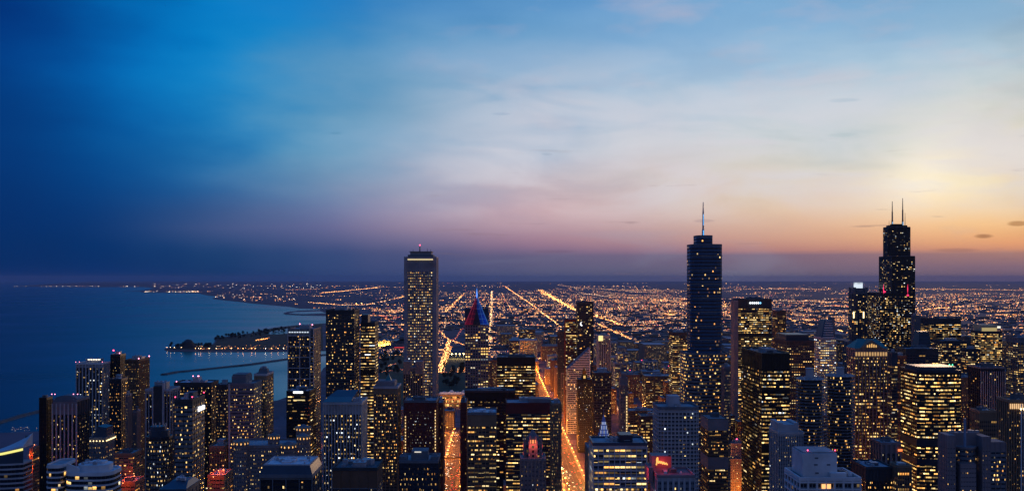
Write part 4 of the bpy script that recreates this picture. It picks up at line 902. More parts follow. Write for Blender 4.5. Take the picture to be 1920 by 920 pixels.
r, w, d, H, rf = tower('skyscraper', 'dark blue glass slab with a white crescent mark, in the middle distance right of centre', 1080, 1113, 567, 2150, 46, 'navy', winmat('navy', .13, .9, mx=.05, row=.85), 8, 2, 5, 2, .06, .3, un=1, uh=3, cat='skyscraper', pw='navy')
m = MB(); n = 12
zc = PZ(607, 2150); o = [(-w*.27+4.2*cos(R(-70+320*i/n)), zc+4.2*sin(R(-70+320*i/n))) for i in range(n+1)]
v = []
for i in range(n+1):
    a = R(100+160*i/n); v += [(-w*.22+4.5*cos(a), -d/2-.4, zc+4.5*sin(a)), (-w*.22+1.6+3.6*cos(a), -d/2-.4, zc+1.0+3.6*sin(a))]
mk('crescent_mark', v, [(2*i, 2*i+1, 2*i+3, 2*i+2) for i in range(n)], glow('crescent', (.95, .97, 1), 1.6), r)
tower('office_tower', 'dark red tower with bright square windows left of the blue crescent slab', 1058, 1081, 600, 2200, 40, 'red', OFF(.5, 1.0, 'dark', mx=.05, row=.8, warm=-.05), 6, 2, 4, 2, .2, .6, un=1)
tower('office_tower', 'squat dark tower left of the dark red tower', 1045, 1059, 622, 2420, 34, 'navy', RES(.08, .8, 'navy'), 5, 1, 4, 2, .2, .4, un=1)
r, w, d, H, rf = tower('residential_tower', 'pale ribbed tower with a glowing yellow panel at its top left', 1118, 1145, 630, 1800, 34, 'pale', RES(.2, .9, 'dark', mx=.1), 7, 1, 5, 1, .34, 1.3, un=1, uh=3)
m = MB(); m.box(-w/2+.5, -w*.12, -d/2-.6, -d/2-.2, H-8, H+1); m.build('lit_panel', glow('panel_yellow', (1, .78, .30), 1.2), r)
r, w, d, H, rf = tower('stone_tower', 'near black art deco tower with a gold tip', 1081, 1110, 712, 1850, 34, 'black', RES(.22, 1.0, 'dark', mx=.22, my0=.25, my1=.75, warm=-.1), 7, 1, 6, 1, .35, .6, fh=3.6, un=0, crown=4)
gold = mat('gold_leaf', (.35, .20, .05), .4, .2, .6)
m = MB(); m.box(-5, 5, -6, 6, H, H+8); m.build('setback', wall('black'), r); m = MB(); m.box(-3.2, 3.2, -4, 4, H+8, H+16); m.frust(0, 0, 3, .4, H+16, H+22, 8); m.build('gold_tip', gold, r)
m = MB(); m.box(-2, 2, -6.4, -6.1, H+2, H+7); m.build('tip_lamp', glow('tip_lamp', (1, .6, .15), .9), r)
tower('office_tower', 'dark tower with a curved glass shoulder beside the gold tipped tower', 1110, 1146, 700, 1560, 36, 'navy', RES(.16, .9, 'navy'), 9, 1, 5, 1, .15, .5, un=2, uh=6, big=.6)
r, w, d, H, rf = tower('stone_tower', 'slender pale stone tower with one bright vertical strip of windows', 1160, 1178, 722, 1300, 22, 'mauve', RES(.18, .9, 'mauve', mx=.2), 5, 1, 5, 1, .45, .8, un=0)
m = MB(); m.box(-5, 5, -6, 6, H, H+9); m.box(-3, 3, -4, 4, H+9, H+14); m.build('setback', wall('mauve'), r)
m = MB(); z = 20
while z < H-15: m.box(w*.22, w*.36, -d/2-.5, -d/2-.1, z, z+2.2); z += 3.6
m.build('lit_strip', glow('strip_amber', (1, .66, .26), 1.2), r)
r, w, d, H, rf = tower('office_block', 'pale framed office block full of yellow windows at the bottom right of centre', 1104, 1214, 833, 800, 34, 'white', OFF(.72, 1.2, 'slate', mx=.05, my0=.38, my1=.85, row=.6, warm=-.05), 10, 2, 4, 2, .12, .9, fh=4.3, un=0, crown=3, roof=M_ROOF, pw='blueglass')
m = MB(); m.box(w*.02, w*.26, -d*.2, d*.3, H+.2, H+6); m.build('plant_room', wall('navy'), r)
for i in range(3): m = MB(); m.frust(-w*.12+i*3.6, -d*.1, 1.6, 1.5, H+.2, H+4, 12); m.build('cooling_tower', M_UNIT, rf)
units(rf, w*.9, d*.8, H, 3, .12, 2)
for k in range(15):
    z = H-3.2-4.3*k; m = MB(); m.box(-w/2, w/2, -d/2-.25, -d/2+.85, z, z+.9); m.build('floor_band', wall('pale'), r)

def white_grid():
    D = 900; x0, x1 = PX(1234, D), PX(1312, D); w = x1-x0; cx = (x0+x1)/2; H = PZ(766, D); d = 36
    r = thing('apartment_tower', 'white gridded apartment tower with rounded corners and small roof box, mostly dark windows', 'tower', (cx, D+d/2, 0)); RECTS.append((x0-2, x1+2, D-2, D+d+2))
    pts = rrect(w, d, 5, 3); e = []
    for i in range(len(pts)):
        l = math.hypot(pts[(i+1) % len(pts)][0]-pts[i][0], pts[(i+1) % len(pts)][1]-pts[i][1]); e.append(13 if l > 30 else (8 if l > 20 else 1))
    tier(r, pts, 0, H, e, 'pale', RES(.07, 1.2, 'slate', mx=.06, my0=.3, my1=1, warm=-.15), 1, .28, .8, 3.3, 3)
    rf = parapet(r, pts, H, 1.8, roof=M_ROOF, wk='slate')
    zb = PZ(925, D)
    n = int((H-zb)/3.3)
    q = [(x*1.004, y*1.006) for x, y in pts]
    for k in range(n): m = MB(); m.prism(q, H-3.3*(k+1)-.1, H-3.3*(k+1)+.8); m.build('floor_band', wall('pale'), r)
    m = MB(); m.box(PX(1258, D)-cx, PX(1279, D)-cx, -6, 8, H+.2, PZ(745, D)); m.build('penthouse', wall('pale'), r)
    units(rf, w*.8, d*.7, H, 2, .18, 2.5)
white_grid()

def red_sign_block():
    D = 690; x0, x1 = PX(1232, D), PX(1304, D); w = x1-x0; cx = (x0+x1)/2; d = 30; H = PZ(893, D)
    r = thing('apartment_block', 'grey block washed in red light with a glowing orange roof sign', 'building', (cx, D+d/2, 0)); RECTS.append((x0-8, x1+2, D-2, D+d+4))
    tier(r, rect(w, d), 0, H, [7, 5, 0, 5], 'pale', RES(.08, 1, 'slate', mx=.2), 1, .4, .5, 3.5, 3)
    rf = parapet(r, rect(w, d), H, 1.2, roof=M_ROOFD, wk='mauve'); units(rf, w*.7, d*.6, H, 2, .25, 2)
    m = MB(); m.box(-w/2-1, -w*.1, 2, d/2, H+.1, H+11); m.box(-w/2-4, -w/2-1, -4, d/2, H-6, H+4); m.build('plant_room', wall('mauve'), r)
    pts = [(0, 0), (.4, 1.6), (.2, 3), (.9, 4.2), (1.0, 2.2), (1.5, 1.0), (2.2, 2.2), (2.9, 1.0), (3.5, 2.0), (4.3, .6), (5.0, 1.7), (5.8, .4), (6.6, 1.2), (7.6, .1)]
    m = MB()
    for (a, b), (c, e) in zip(pts, pts[1:]):
        L_ = math.hypot(c-a, e-b); nx, nz = -(e-b)/L_*.42, (c-a)/L_*.42; X = lambda x: -w*.42+x; Z = lambda z: H+4.8+z*1.25
        m.add([(X(a)-nx, 1.2, Z(b)-nz), (X(c)-nx, 1.2, Z(e)-nz), (X(c)+nx, 1.2, Z(e)+nz), (X(a)+nx, 1.2, Z(b)+nz), (X(a)-nx, 1.7, Z(b)-nz), (X(c)-nx, 1.7, Z(e)-nz), (X(c)+nx, 1.7, Z(e)+nz), (X(a)+nx, 1.7, Z(b)+nz)], [(0,1,2,3), (3,2,6,7), (1,0,4,5), (0,3,7,4), (1,5,6,2)])
    m.build('sign', glow('neon_amber', (1, .38, .08), 1.6), r)
    m = MB(); m.box(-w*.44, -w*.02, 1.75, 2.0, H+3.0, H+10.6); m.build('sign_panel', glow('neon_red_panel', (1, .03, .02), .11), r)
    for (x, y, z, e) in ((-w*.25, -3, H+7, 1500), (-w/2-9, -2, H+1, 2800), (w*.3, -6, H+5, 500)):
        a = bpy.data.lights.new('red_lamp', 'POINT'); a.energy = e; a.color = (1, .04, .06); a.shadow_soft_size = .6
        l = bpy.data.objects.new('red_lamp', a); C.objects.link(l); l.parent = r; l.location = (x, y, z)
red_sign_block()

r, w, d, H, rf = tower('hotel_tower', 'brown brick hotel tower with blank bands, right of the white gridded tower', 1314, 1365, 788, 950, 34, 'brown', OFF(.35, .9, 'brown', mx=.2, my0=.3, my1=.8, row=.3, warm=.12), 14, 1, 7, 1, .25, .35, fh=3.2, un=1, uh=4, crown=2)
for z0_, z1_ in ((H-9, H+1), (PZ(871, 950)-4, PZ(871, 950)+7)): m = MB(); m.box(-w/2-.2, w/2+.2, -d/2-.35, d/2+.2, z0_, z1_); m.build('blank_band', wall('mauve'), r)
tower('residential_tower', 'slim pale tower with close vertical ribs, behind the brown brick hotel', 1352, 1370, 690, 1150, 26, 'mauve', RES(.3, .9, 'slate', mx=.2), 6, 1, 4, 1, .4, .9, fh=3.3, un=1)

# ------------------------------------------------------------------ right
r, w, d, H, rf = tower('skyscraper', 'broad tower of yellow windows with a white oval sign on its dark top band', 1373, 1447, 562, 1900, 48, 'dark', OFF(.74, 1.1, 'black', mx=.10, my0=.3, my1=.82, row=.4, warm=-.05), 12, 2, 5, 2, .10, .5, un=2, uh=4, crown=15, cat='skyscraper')
m = MB(); m.box(-w/2-7, -w/2, -d/2, d*.1, 0, H-1); m.build('corner_pier', wall('mauve'), r)
m = MB(); m.box(-w/2, w/2, -d/2-.6, -d/2-.2, PZ(632, 1900), PZ(624, 1900)); m.build('dark_band', wall('black'), r)
m = MB(); xs = [-9+i*3.7 for i in range(6)]
for i, x in enumerate(xs): m.octa(x, -d/2-1.2, H-5.5, 2.2, 0 if i < 5 else 1, 2.4)
m.build('sign', [glow('sign_white_soft', (.88, .95, 1), 1.6), glow('sign_blue', (.2, .6, 1), 1.4)], r)
tower('office_tower', 'brown gridded tower adjoining the oval sign tower', 1448, 1474, 584, 1960, 44, 'brown', OFF(.36, .7, 'brown', mx=.25, row=.5, warm=.2), 8, 1, 5, 1, .25, .5, un=2, uh=3)
r, w, d, H, rf = tower('skyscraper', 'black monolith tower with a lit yellow right face, right of the blue glass skyscraper', 1428, 1481, 664, 1100, 90, 'black', OFF(.62, 1.15, 'black', mx=.05, my0=.34, my1=.86, row=.5, warm=-.1), 10, 2, 14, 2, .07, .3, fh=3.9, un=2, uh=4, crown=17, roof=M_ROOFD, cat='skyscraper', smm=OFF(.30, .8, 'black', mx=.2, row=.3, warm=.0), split=True)
for yb in (738, 846): m = MB(); z = PZ(yb, 1100); m.box(-w/2-.1, w/2+.1, -d/2-.25, -d/2+.3, z, z+7); m.build('dark_band', wall('black'), r)
r, w, d, H, rf = tower('office_block', 'very wide dark block with a stepped dark roof behind the black monolith tower', 1452, 1527, 640, 1560, 70, 'dark', OFF(.45, .8, 'dark', mx=.25, my0=.3, my1=.75, row=.4, warm=.0), 12, 1, 8, 1, .25, .5, un=2, uh=4, crown=5, roof=M_ROOFD)
m = MB(); m.box(-w*.48, w*.35, -d*.4, d*.4, H+.1, H+10); m.build('plant_room', wall('navy'), r)

def slanted_top():
    D = 1640; x0, x1 = PX(1526, D), PX(1568, D); w = x1-x0
    r, w, d, H, rf = tower('office_tower', 'white tower with a leaning striped glass top over yellow windows', 1526, 1568, 634, D, 34, 'pale', OFF(.72, 1.1, 'pale', mx=.12, my0=.35, my1=.82, row=.4, warm=-.1), 9, 1, 4, 2, .2, .6, un=0, crown=2)
    z1 = PZ(599, D)
    mk('leaning_top', [(-w*.45, -d/2, H+.2), (w*.35, -d/2, H+.2), (w*.35, d/2, H+.2), (-w*.45, d/2, H+.2), (-w*.12, -d*.2, z1), (w*.35, -d*.2, z1), (w*.35, d/2, z1), (-w*.12, d/2, z1)], [(0,1,5,4), (1,2,6,5), (2,3,7,6), (3,0,4,7), (4,5,6,7)], wall('blueglass'), r)
    for k in range(8):
        t = (k+.5)/8; z = H+(z1-H)*t; xl = -w*.45+w*.33*t; y = -d/2+d*.3*t
        m = MB(); m.box(xl+2, w*.35, y-.7, y+.3, z-.7, z+.7); m.build('white_band', wall('white'), r)
    m = MB(); m.box(w*.35, w*.5, -d*.3, d*.4, H+.2, z1+4); m.build('stair_shaft', wall('slate'), r)
slanted_top()

def big_yellow():
    D = 1150; x0, x1 = PX(1719, D), PX(1802, D); d = 46; w = x1-x0; cx = (x0+x1)/2; H = PZ(697, D)
    r = thing('office_tower', 'big dark office tower ablaze with yellow windows under a curved blue parapet', 'tower', (cx, D+d/2, 0)); RECTS.append((x0-3, x1+3, D-9, D+d+2))
    front = [(-w/2+w*i/6, -d/2-4*sin(pi*i/6)) for i in range(7)]
    pts = front+[(w/2, d/2), (-w/2, d/2)]
    wm = OFF(.66, 1.25, 'black', mx=.07, my0=.33, my1=.84, row=.55, warm=.04, blk=3)
    tier(r, pts, 0, H, [3]*6+[6, 0, 9], 'black', wm, 2, .06, .35, 4.0, 2)
    parapet(r, pts, H, 2, roof=M_ROOFD, wk='navy')
    m = MB(); m.prism([(x*.86, y*.8) for x, y in pts], H+.1, H+5.5); m.build('curved_parapet', wall('blueglass'), r)
    for x in (w*.36, w*.43): beacon(r, x, -d*.2, H+5.5, .9, glow('green_lamp', (.1, 1, .45), 3.0), .8)
    for yb in (867, 832): m = MB(); z = PZ(yb, D); m.prism([(x*1.004, y*1.008) for x, y in pts], z-2, z+5); m.build('dark_band', wall('navy'), r)
big_yellow()
tower('office_tower', 'long tower of bright yellow bands far right of the twin-mast skyscraper', 1726, 1802, 598, 2100, 46, 'dark', OFF(.7, 1.15, 'black', mx=.03, my0=.34, my1=.8, row=.7, warm=-.02), 12, 2, 4, 2, .08, .4, un=2, uh=4, crown=10, roof=M_ROOF)
r, w, d, H, rf = tower('office_tower', 'dark tower with a floodlit cream crown near the right edge', 1820, 1879, 622, 2000, 44, 'dark', OFF(.62, 1.05, 'dark', mx=.08, row=.55), 12, 2, 5, 2, .12, .5, un=1, uh=3, crown=3)
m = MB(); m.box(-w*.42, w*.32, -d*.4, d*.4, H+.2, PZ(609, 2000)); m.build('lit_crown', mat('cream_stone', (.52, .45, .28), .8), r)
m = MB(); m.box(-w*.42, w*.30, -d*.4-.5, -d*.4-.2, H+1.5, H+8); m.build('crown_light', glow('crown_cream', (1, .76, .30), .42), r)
m = MB(); m.box(w*.33, w*.48, -d*.4, -d*.4+1, H+7, H+11); m.build('sign', glow('sign_cream', (1, .92, .7), 1.2), r)
tower('office_tower', 'grey windowless shaft rising beside the floodlit crown tower', 1708, 1726, 592, 2050, 30, 'slate', RES(.06, .7, 'slate'), 4, 1, 3, 1, .3, .5, un=1)

def slanted_stripes():
    D = 1700; r, w, d, H, rf = tower('office_block', 'blue stepped block with slanted striped glass roof below the black twin-mast tower', 1704, 1750, 672, D, 40, 'slate', RES(.2, .9, 'navy', warm=.2), 8, 2, 4, 2, .12, .4, un=0)
    z1 = PZ(622, D)
    mk('slanted_roof', [(-w/2, -d/2, H+.3), (w/2, -d/2, H+.3), (w/2, d/2, H+.3), (-w/2, d/2, H+.3), (-w*.15, -d*.1, z1), (w*.45, -d*.1, z1), (w*.45, d*.4, z1), (-w*.15, d*.4, z1)], [(0,1,5,4), (1,2,6,5), (2,3,7,6), (3,0,4,7), (4,5,6,7)], wall('navy'), r)
    for k in range(7):
        t = (k+.3)/7; z = H+(z1-H)*t; xl = -w/2+w*.35*t; xr = w/2-w*.05*t; y = -d/2+d*.4*t
        m = MB(); m.box(xl+1, xr, y-.8, y+.1, z-.8, z+.8); m.build('glass_band', wall('blueglass'), r)
slanted_stripes()
r, w, d, H, rf = tower('office_tower', 'blue-black tower of slim pale fins with a plain cornice, right of the big yellow-lit tower', 1815, 1884, 690, 1400, 44, 'navy', RES(.06, .7, 'black', mx=.05), 11, 1, 6, 1, .16, 1.2, un=2, uh=5, big=.5, crown=6, pw='slate')
for i in range(12): m = MB(); x = -w/2+w*i/11; m.box(x-.35, x+.35, -d/2-.8, -d/2-.02, 0, H-4); m.build('fin', wall('pale'), r)

r, w, d, H, rf = tower('stone_tower', 'beige stone tower with a floodlit cornice and tall white ribs at the right edge', 1868, 1935, 752, 850, 36, 'tan', RES(.26, 1.0, 'brown', mx=.2, my0=.25, my1=.8, warm=.05), 9, 1, 6, 1, .3, 1.0, fh=3.4, un=1, uh=5, crown=8, pw='tan')
for i in range(4): m = MB(); x = w*(.02+i*.13); m.box(x-.45, x+.45, -d/2-1.2, -d/2-.1, 0, H-2); m.build('rib', wall('white'), r)
for i in range(7): m = MB(); m.box(-w/2+.8+i*1.6, -w/2+1.7+i*1.6, -d/2-.6, -d/2-.2, H-6, H-1.8); m.build('cornice_lamp', glow('cornice_peach', (1, .60, .28), .9), r)
for x in (-.02, .11, .24, .37): m = MB(); m.octa(w*x, -d/2-1.6, H-6, .9, 0, 1.2); m.build('flood_lamp', glow('flood_cream', (1, .78, .42), 2.8), r)
antenna(r, -w*.08, -d*.2, H, PZ(708, 850), .5, .3)

def concrete_mast():
    D = 750; x0, x1 = PX(1776, D), PX(1888, D); w = x1-x0; d = 16; cx = (x0+x1)/2; H = PZ(818, D)
    r = thing('apartment_tower', 'purple-grey concrete tower with a concave dark glass centre and a roof mast', 'tower', (cx, D+d/2, 0)); RECTS.append((x0-2, x1+2, D-2, D+d+2))
    P = lambda px: PX(px, D)-cx
    wm = RES(.10, 1.1, 'mauve', mx=.28, my0=.3, my1=.72, warm=.1)
    gl = RES(.10, 1.0, 'slate', mx=.04, my0=.35, my1=1, warm=.25, glass=(.01,.03,.055))
    tier(r, [(P(1776), -d/2), (P(1792), -d/2), (P(1792), d/2), (P(1776), d/2)], 0, H+1, [3, 0, 0, 6], 'mauve', wm, 1, .4, .3, 3.2, 8)
    n = 8; a, b = P(1792), P(1842)
    arc = [(a+(b-a)*i/n, -d/2+7-9*sin(pi*i/n)+2) for i in range(n+1)]
    tier(r, arc+[(b, d/2), (a, d/2)], 0, H-9, [1]*n, 'slate', gl, 2, .06, .25, 3.2, 1, name='glass_bay')
    m = MB(); m.prism(shift([(x, y-1.2) for x, y in arc]+[(b, d/2-1), (a, d/2-1)], 0, 0), H-9.0, H-7.6); m.build('cornice', wall('mauve'), r)
    m = MB(); m.box(a+.1, b-.1, d*.05, d/2-.2, H-7.6, H+1.5); m.build('plant_room', wall('mauve'), r)
    tier(r, [(b, -d/2), (P(1858), -d/2), (P(1858), d/2), (b, d/2)], 0, H, [3, 0, 0, 0], 'mauve', wm, 1, .4, .3, 3.2, 9)
    tier(r, [(P(1858), -d/2+1), (P(1888), -d/2+1), (P(1888), d/2), (P(1858), d/2)], 0, H-4, [3, 5, 0, 0], 'mauve', RES(.13, 1.1, 'slate', mx=.06, my0=.35, my1=1, warm=.05), 2, .1, .4, 3.2, 7)
    m = MB(); m.box(P(1800), P(1829), -d/2-1, -d/2+5, 0, PZ(868, D)); m.build('bay', wall('mauve'), r)
    for k in range(12):
        for j in range(4):
            if k > 14: break
    v = [(P(1800), -d/2-1.05, 0), (P(1829), -d/2-1.05, 0), (P(1829), -d/2-1.05, PZ(868, D)-2), (P(1800), -d/2-1.05, PZ(868, D)-2)]
    nf = round(PZ(868, D)/3.2); mk('window_strip', v, [(0,1,2,3)], wm, r, [(300, 0), (305, 0), (305, nf), (300, nf)])
    m = MB(); x = P(1812.5); m.frust(x, -d*.32, .95, .85, H-16, PZ(785, D), 10); m.build('mast', mat('mast_blue', (.16, .24, .36), .5), r)
    for i in range(8): m = MB(); xx = P(1795)+rnd()*20; yy = d*.1+rnd()*5; m.box(xx-1, xx+1, yy-1, yy+1, H+1.5, H+2.5+rnd()); m.build('roof_vent', M_UNIT, r)
concrete_mast()

def pale_penthouse():
    D = 600; x0, x1 = PX(1499, D), PX(1615, D); w = x1-x0; d = 31; cx = (x0+x1)/2; H = PZ(898, D)
    r = thing('apartment_block', 'pale blue framed block with a tall plain penthouse cube bearing red lamps', 'building', (cx, D+d/2, 0)); RECTS.append((x0-2, x1+2, D-2, D+d+2))
    P = lambda px: PX(px, D)-cx
    tier(r, rect(w, d), 0, H, [7, 5, 0, 5], 'white', RES(.14, 1.0, 'slate', mx=.14, my0=.16, my1=.84, warm=.2), 1, .22, .8, 4.2, 1.6)
    for k in range(6): m = MB(); z = H-1.6-4.2*k; m.box(-w/2-.15, w/2+.15, -d/2-.2, -d/2+.75, z-.5, z+.5); m.box(-w/2-.2, -w/2+.75, -d/2+.8, d/2, z-.5, z+.5); m.build('floor_band', wall('white'), r)
    rf = parapet(r, rect(w, d), H, 1.3, roof=M_ROOFD, wk='white')
    z1 = PZ(853, D); m = MB(); m.box(P(1511), P(1576), -d*.30, d*.4, H+.15, z1); ph = m.build('penthouse', wall('white'), r)
    m = MB(); m.box(P(1513), P(1574), -d*.27, d*.37, z1, z1+.9); m.build('roof', M_ROOF, ph)
    for i, (px, zz) in enumerate(((1536, .5), (1537, .78), (1560, .5), (1538, .15))): m = MB(); x = P(px); z = H+(z1-H)*zz; m.box(x-1, x+1, -d*.30-.15, -d*.30-.02, z, z+.9); m.build('vent', wall('slate'), ph)
    for px in (1522, 1574): beacon(r, P(px), -d*.25, z1+.8, .45, M_RED, .6)
    m = MB(); m.box(P(1560), P(1590), -d*.42, -d*.30-.1, H+.15, H+3.2); m.build('stair_room', wall('white'), r)
    units(rf, w*.25, d*.6, H, 2, .3, 2, None, w*.34, 0)
    for px in (1544, 1554): m = MB(); x = P(px); m.box(x-1.1, x+1.1, -d/2-.35, -d/2-.22, H-5.2, H-2.6); m.build('lit_window', glow('lit_window_orange', (1, .45, .15), 1.6), r)
pale_penthouse()
r, w, d, H, rf = tower('apartment_tower', 'pale gridded tower with a notched roof box, left of the twin round towers', 1442, 1507, 812, 850, 30, 'pale', RES(.09, 1.0, 'slate', mx=.2, my0=.28, my1=.82, warm=-.2), 14, 1, 6, 1, .3, .5, fh=3.1, un=0, crown=2)
m = MB(); m.box(-w*.48, w*.34, -d*.4, d*.4, H+.1, PZ(796, 850)); m.box(-w*.48, -w*.3, -d*.4, d*.4, PZ(796, 850), PZ(796, 850)+1.3); m.box(w*.16, w*.34, -d*.4, d*.4, PZ(796, 850), PZ(796, 850)+1.3); m.build('penthouse', wall('pale'), r)
r, w, d, H, rf = tower('office_block', 'low block with a broad flat blue roof behind the pale penthouse block', 1595, 1676, 878, 860, 60, 'dark', RES(.18, 1.0, 'black', mx=.1, warm=.1), 8, 2, 5, 2, .08, .4, un=4, uh=2, big=.25, roof=M_ROOF, crown=10)
tower('office_block', 'brown gridded low block with lit windows beside the flat blue roof', 1668, 1710, 875, 850, 40, 'tan', OFF(.4, .9, 'brown', mx=.1, my0=.2, my1=.8, warm=.15), 6, 1, 5, 1, .2, .7, fh=4.2, un=2, uh=2)
r, w, d, H, rf = tower('office_block', 'squat dark block with arched entrances glowing red, behind the flat blue roof', 1632, 1690, 832, 1010, 40, 'mauve', RES(.08, .8, 'dark', mx=.1), 4, 2, 4, 2, .4, 1.0, un=2, uh=4, crown=9)
m = MB(); m.box(w*.32, w*.54, -d/2-1, -d/2-.6, PZ(845, 1010), PZ(841, 1010)); m.build('red_sign', glow('orange_sign', (1, .22, .05), 1.5), r)
tower('office_tower', 'dark block of orange-lit windows right of the green gabled tower', 1668, 1700, 668, 1500, 36, 'brown', OFF(.30, .9, 'dark', mx=.2, warm=.35), 8, 1, 5, 1, .2, .5, un=1)
tower('office_tower', 'plain blue-topped tower beside the green gabled tower', 1664, 1683, 662, 1330, 30, 'blueglass', OFF(.5, .8, 'dark', mx=.1, row=.8), 5, 1, 4, 1, .15, .4, un=1, crown=16)
tower('office_block', 'right edge slab with a pale cornice and warm windows', 1886, 1960, 634, 1880, 44, 'slate', OFF(.5, .95, 'dark', mx=.2, row=.5), 10, 2, 5, 2, .2, .5, un=2, crown=8)
tower('office_block', 'dark block with lit windows between the fins and the yellow-lit tower', 1800, 1834, 655, 1760, 40, 'dark', OFF(.4, .9, 'dark', mx=.15, warm=.05), 8, 1, 5, 1, .2, .5, un=1)
tower('office_block', 'yellow-lit office block just left of the blue glass spired skyscraper', 1254, 1290, 624, 1900, 40, 'dark', OFF(.6, .95, 'dark', mx=.04, my0=.3, my1=.85, row=.5, warm=-.02), 6, 2, 5, 2, .12, .4, un=2, uh=4, crown=5)
tower('office_block', 'low building with slanted green-lit windows beneath the finned tower', 1818, 1870, 772, 1000, 40, 'tan', OFF(.3, .8, 'brown', mx=.2, warm=.1), 9, 1, 6, 1, .25, .6, un=2, uh=3, crown=8)
tower('office_block', 'dark block with a blue top beneath the floodlit crown', 1680, 1760, 655, 1600, 40, 'navy', OFF(.2, .8, 'navy', mx=.1, warm=.15), 10, 1, 5, 1, .12, .4, un=2, crown=8, roof=M_ROOF)
tower('office_block', 'long tower of lit bands behind the finned blue-black tower', 1748, 1815, 640, 1830, 40, 'dark', OFF(.42, .95, 'dark', mx=.06, row=.7), 9, 2, 5, 2, .1, .4, un=2)

# low red-lit buildings on the left
def red_low(label, x0, x1, yt, D, d, ls):
    r, w, d, H, rf = tower('parking_garage', label, x0, x1, yt, D, d, 'tan', OFF(.3, .8, 'tan', mx=.06, my0=.35, my1=.8, warm=.45), 4, 2, 3, 2, .1, .5, fh=3.4, un=1, uh=2.5, crown=2, cat='garage')
    for (fx, fy, dz, e) in ls:
        m = MB(); m.frust(w*fx, d*fy, .12, .1, H, H+dz, 6); m.box(w*fx-.4, w*fx+.4, d*fy-.3, d*fy+.3, H+dz, H+dz+.35); lp = m.build('roof_lamp', [M_POLE], r)
        a = bpy.data.lights.new('lamp_light', 'POINT'); a.energy = e*.7; a.color = (1, .10, .012); a.shadow_soft_size = .4
        l = bpy.data.objects.new('lamp_light', a); C.objects.link(l); l.parent = r; l.location = (w*fx, d*fy, H+dz-.6)
        m = MB(); m.octa(w*fx, d*fy, H+dz-.5, .45); m.build('lamp_globe', glow('lamp_red_orange', (1, .35, .12), 5), r)
    return r, w, d, H
red_low('red-lit low garage with a flat roof left of the scalloped tower', 389, 437, 893, 930, 70, [(-.3, -.2, 5, 9000), (.05, -.3, 5, 9000), (.3, -.2, 5, 9000), (0, .3, 6, 6000), (0, -.75, 2, 12000)])
red_low('red-lit parking deck at the bottom left beside the dark drum tower', 218, 272, 905, 900, 60, [(-.3, 0, 6, 9000), (.1, .1, 6, 9000), (.35, -.3, 6, 8000), (0, -.75, 2, 12000)])
red_low('dark red brick block above the red-lit parking deck', 214, 268, 852, 990, 40, [(.45, -.7, -14, 5000)])
red_low('red-lit garage beside the curved sail-roofed building', 55, 74, 842, 980, 50, [(-.2, -.65, -4, 9000), (.3, -.65, -16, 9000), (0, 0, 4, 4000)])
tower('apartment_block', 'low dark block with pale twin shafts behind the red-lit low garage', 392, 436, 838, 1000, 30, 'tan', RES(.2, .9, 'brown', warm=.3), 6, 1, 4, 1, .25, .7, un=1)
r, w, d, H, rf = tower('low_building', 'slanted blue roof peeking in at the bottom edge', 298, 376, 921, 640, 40, 'blueglass', RES(.1, .8, 'navy'), 6, 1, 4, 1, .2, .3, un=0, cat='building')
mk('slanted_roof', [(-w/2, -d/2, H+1), (w/2, -d/2, H+1), (w/2, d/2, H+1), (-w/2, d/2, H+1), (-w*.25, -d*.1, H+4.5), (w*.36, -d*.1, H+4.5), (w*.36, d*.3, H+4.5), (-w*.25, d*.3, H+4.5)], [(0,1,5,4), (1,2,6,5), (2,3,7,6), (3,0,4,7), (4,5,6,7)], wall('blueglass'), r)
units(rf, w*.5, d*.4, H+4.5, 4, .2, 1.2)

tower('brick_building', 'dark red brick building whose flank closes the left side of the orange second avenue', 820, 834, 757, 1095, 40, 'red', RES(.12, .9, 'red', mx=.28, warm=.2), 4, 1, 7, 1, .4, .4, un=1, cat='building')
tower('brick_building', 'dark red building squeezed between the orange second avenue and the white-roofed tower', 863, 877, 757, 955, 40, 'red', RES(.12, .9, 'red', mx=.28, warm=.2), 4, 1, 7, 1, .4, .4, un=1, cat='building')
tower('low_building', 'dark windowless block at the far end of the orange second avenue', 831, 853, 771, 2120, 40, 'dark', RES(.06, .8, 'slate'), 4, 1, 3, 1, .3, .4, un=1, cat='building')
for i, (x0_, w_, D_, yt_, wk_, nm_) in enumerate(((146, 38, 2240, 716, 'tan', 'nearest tan'), (147, 36, 2420, 700, 'mauve', 'second, greyish'), (146, 40, 2620, 690, 'tan', 'third, tan'), (148, 38, 2840, 676, 'brown', 'fourth, brown'),
        (56, 36, 2250, 722, 'brown', 'nearest brown'), (52, 40, 2460, 708, 'tan', 'second, tan'), (54, 38, 2700, 694, 'mauve', 'third, greyish'))):
    side = 'right' if x0_ > 100 else 'left'
    tower('stone_tower', f'{nm_} stone tower along the {"far" if x0_ > 100 else "near"} kerb of the main bright avenue', CX+F*x0_/D_, CX+F*(x0_+w_)/D_, yt_, D_, 70, wk_, RES(.2, .9, wk_, mx=.25, my0=.25, my1=.75, warm=.1), 6, 1, 10, 1, .35, .6, fh=3.6, un=2)
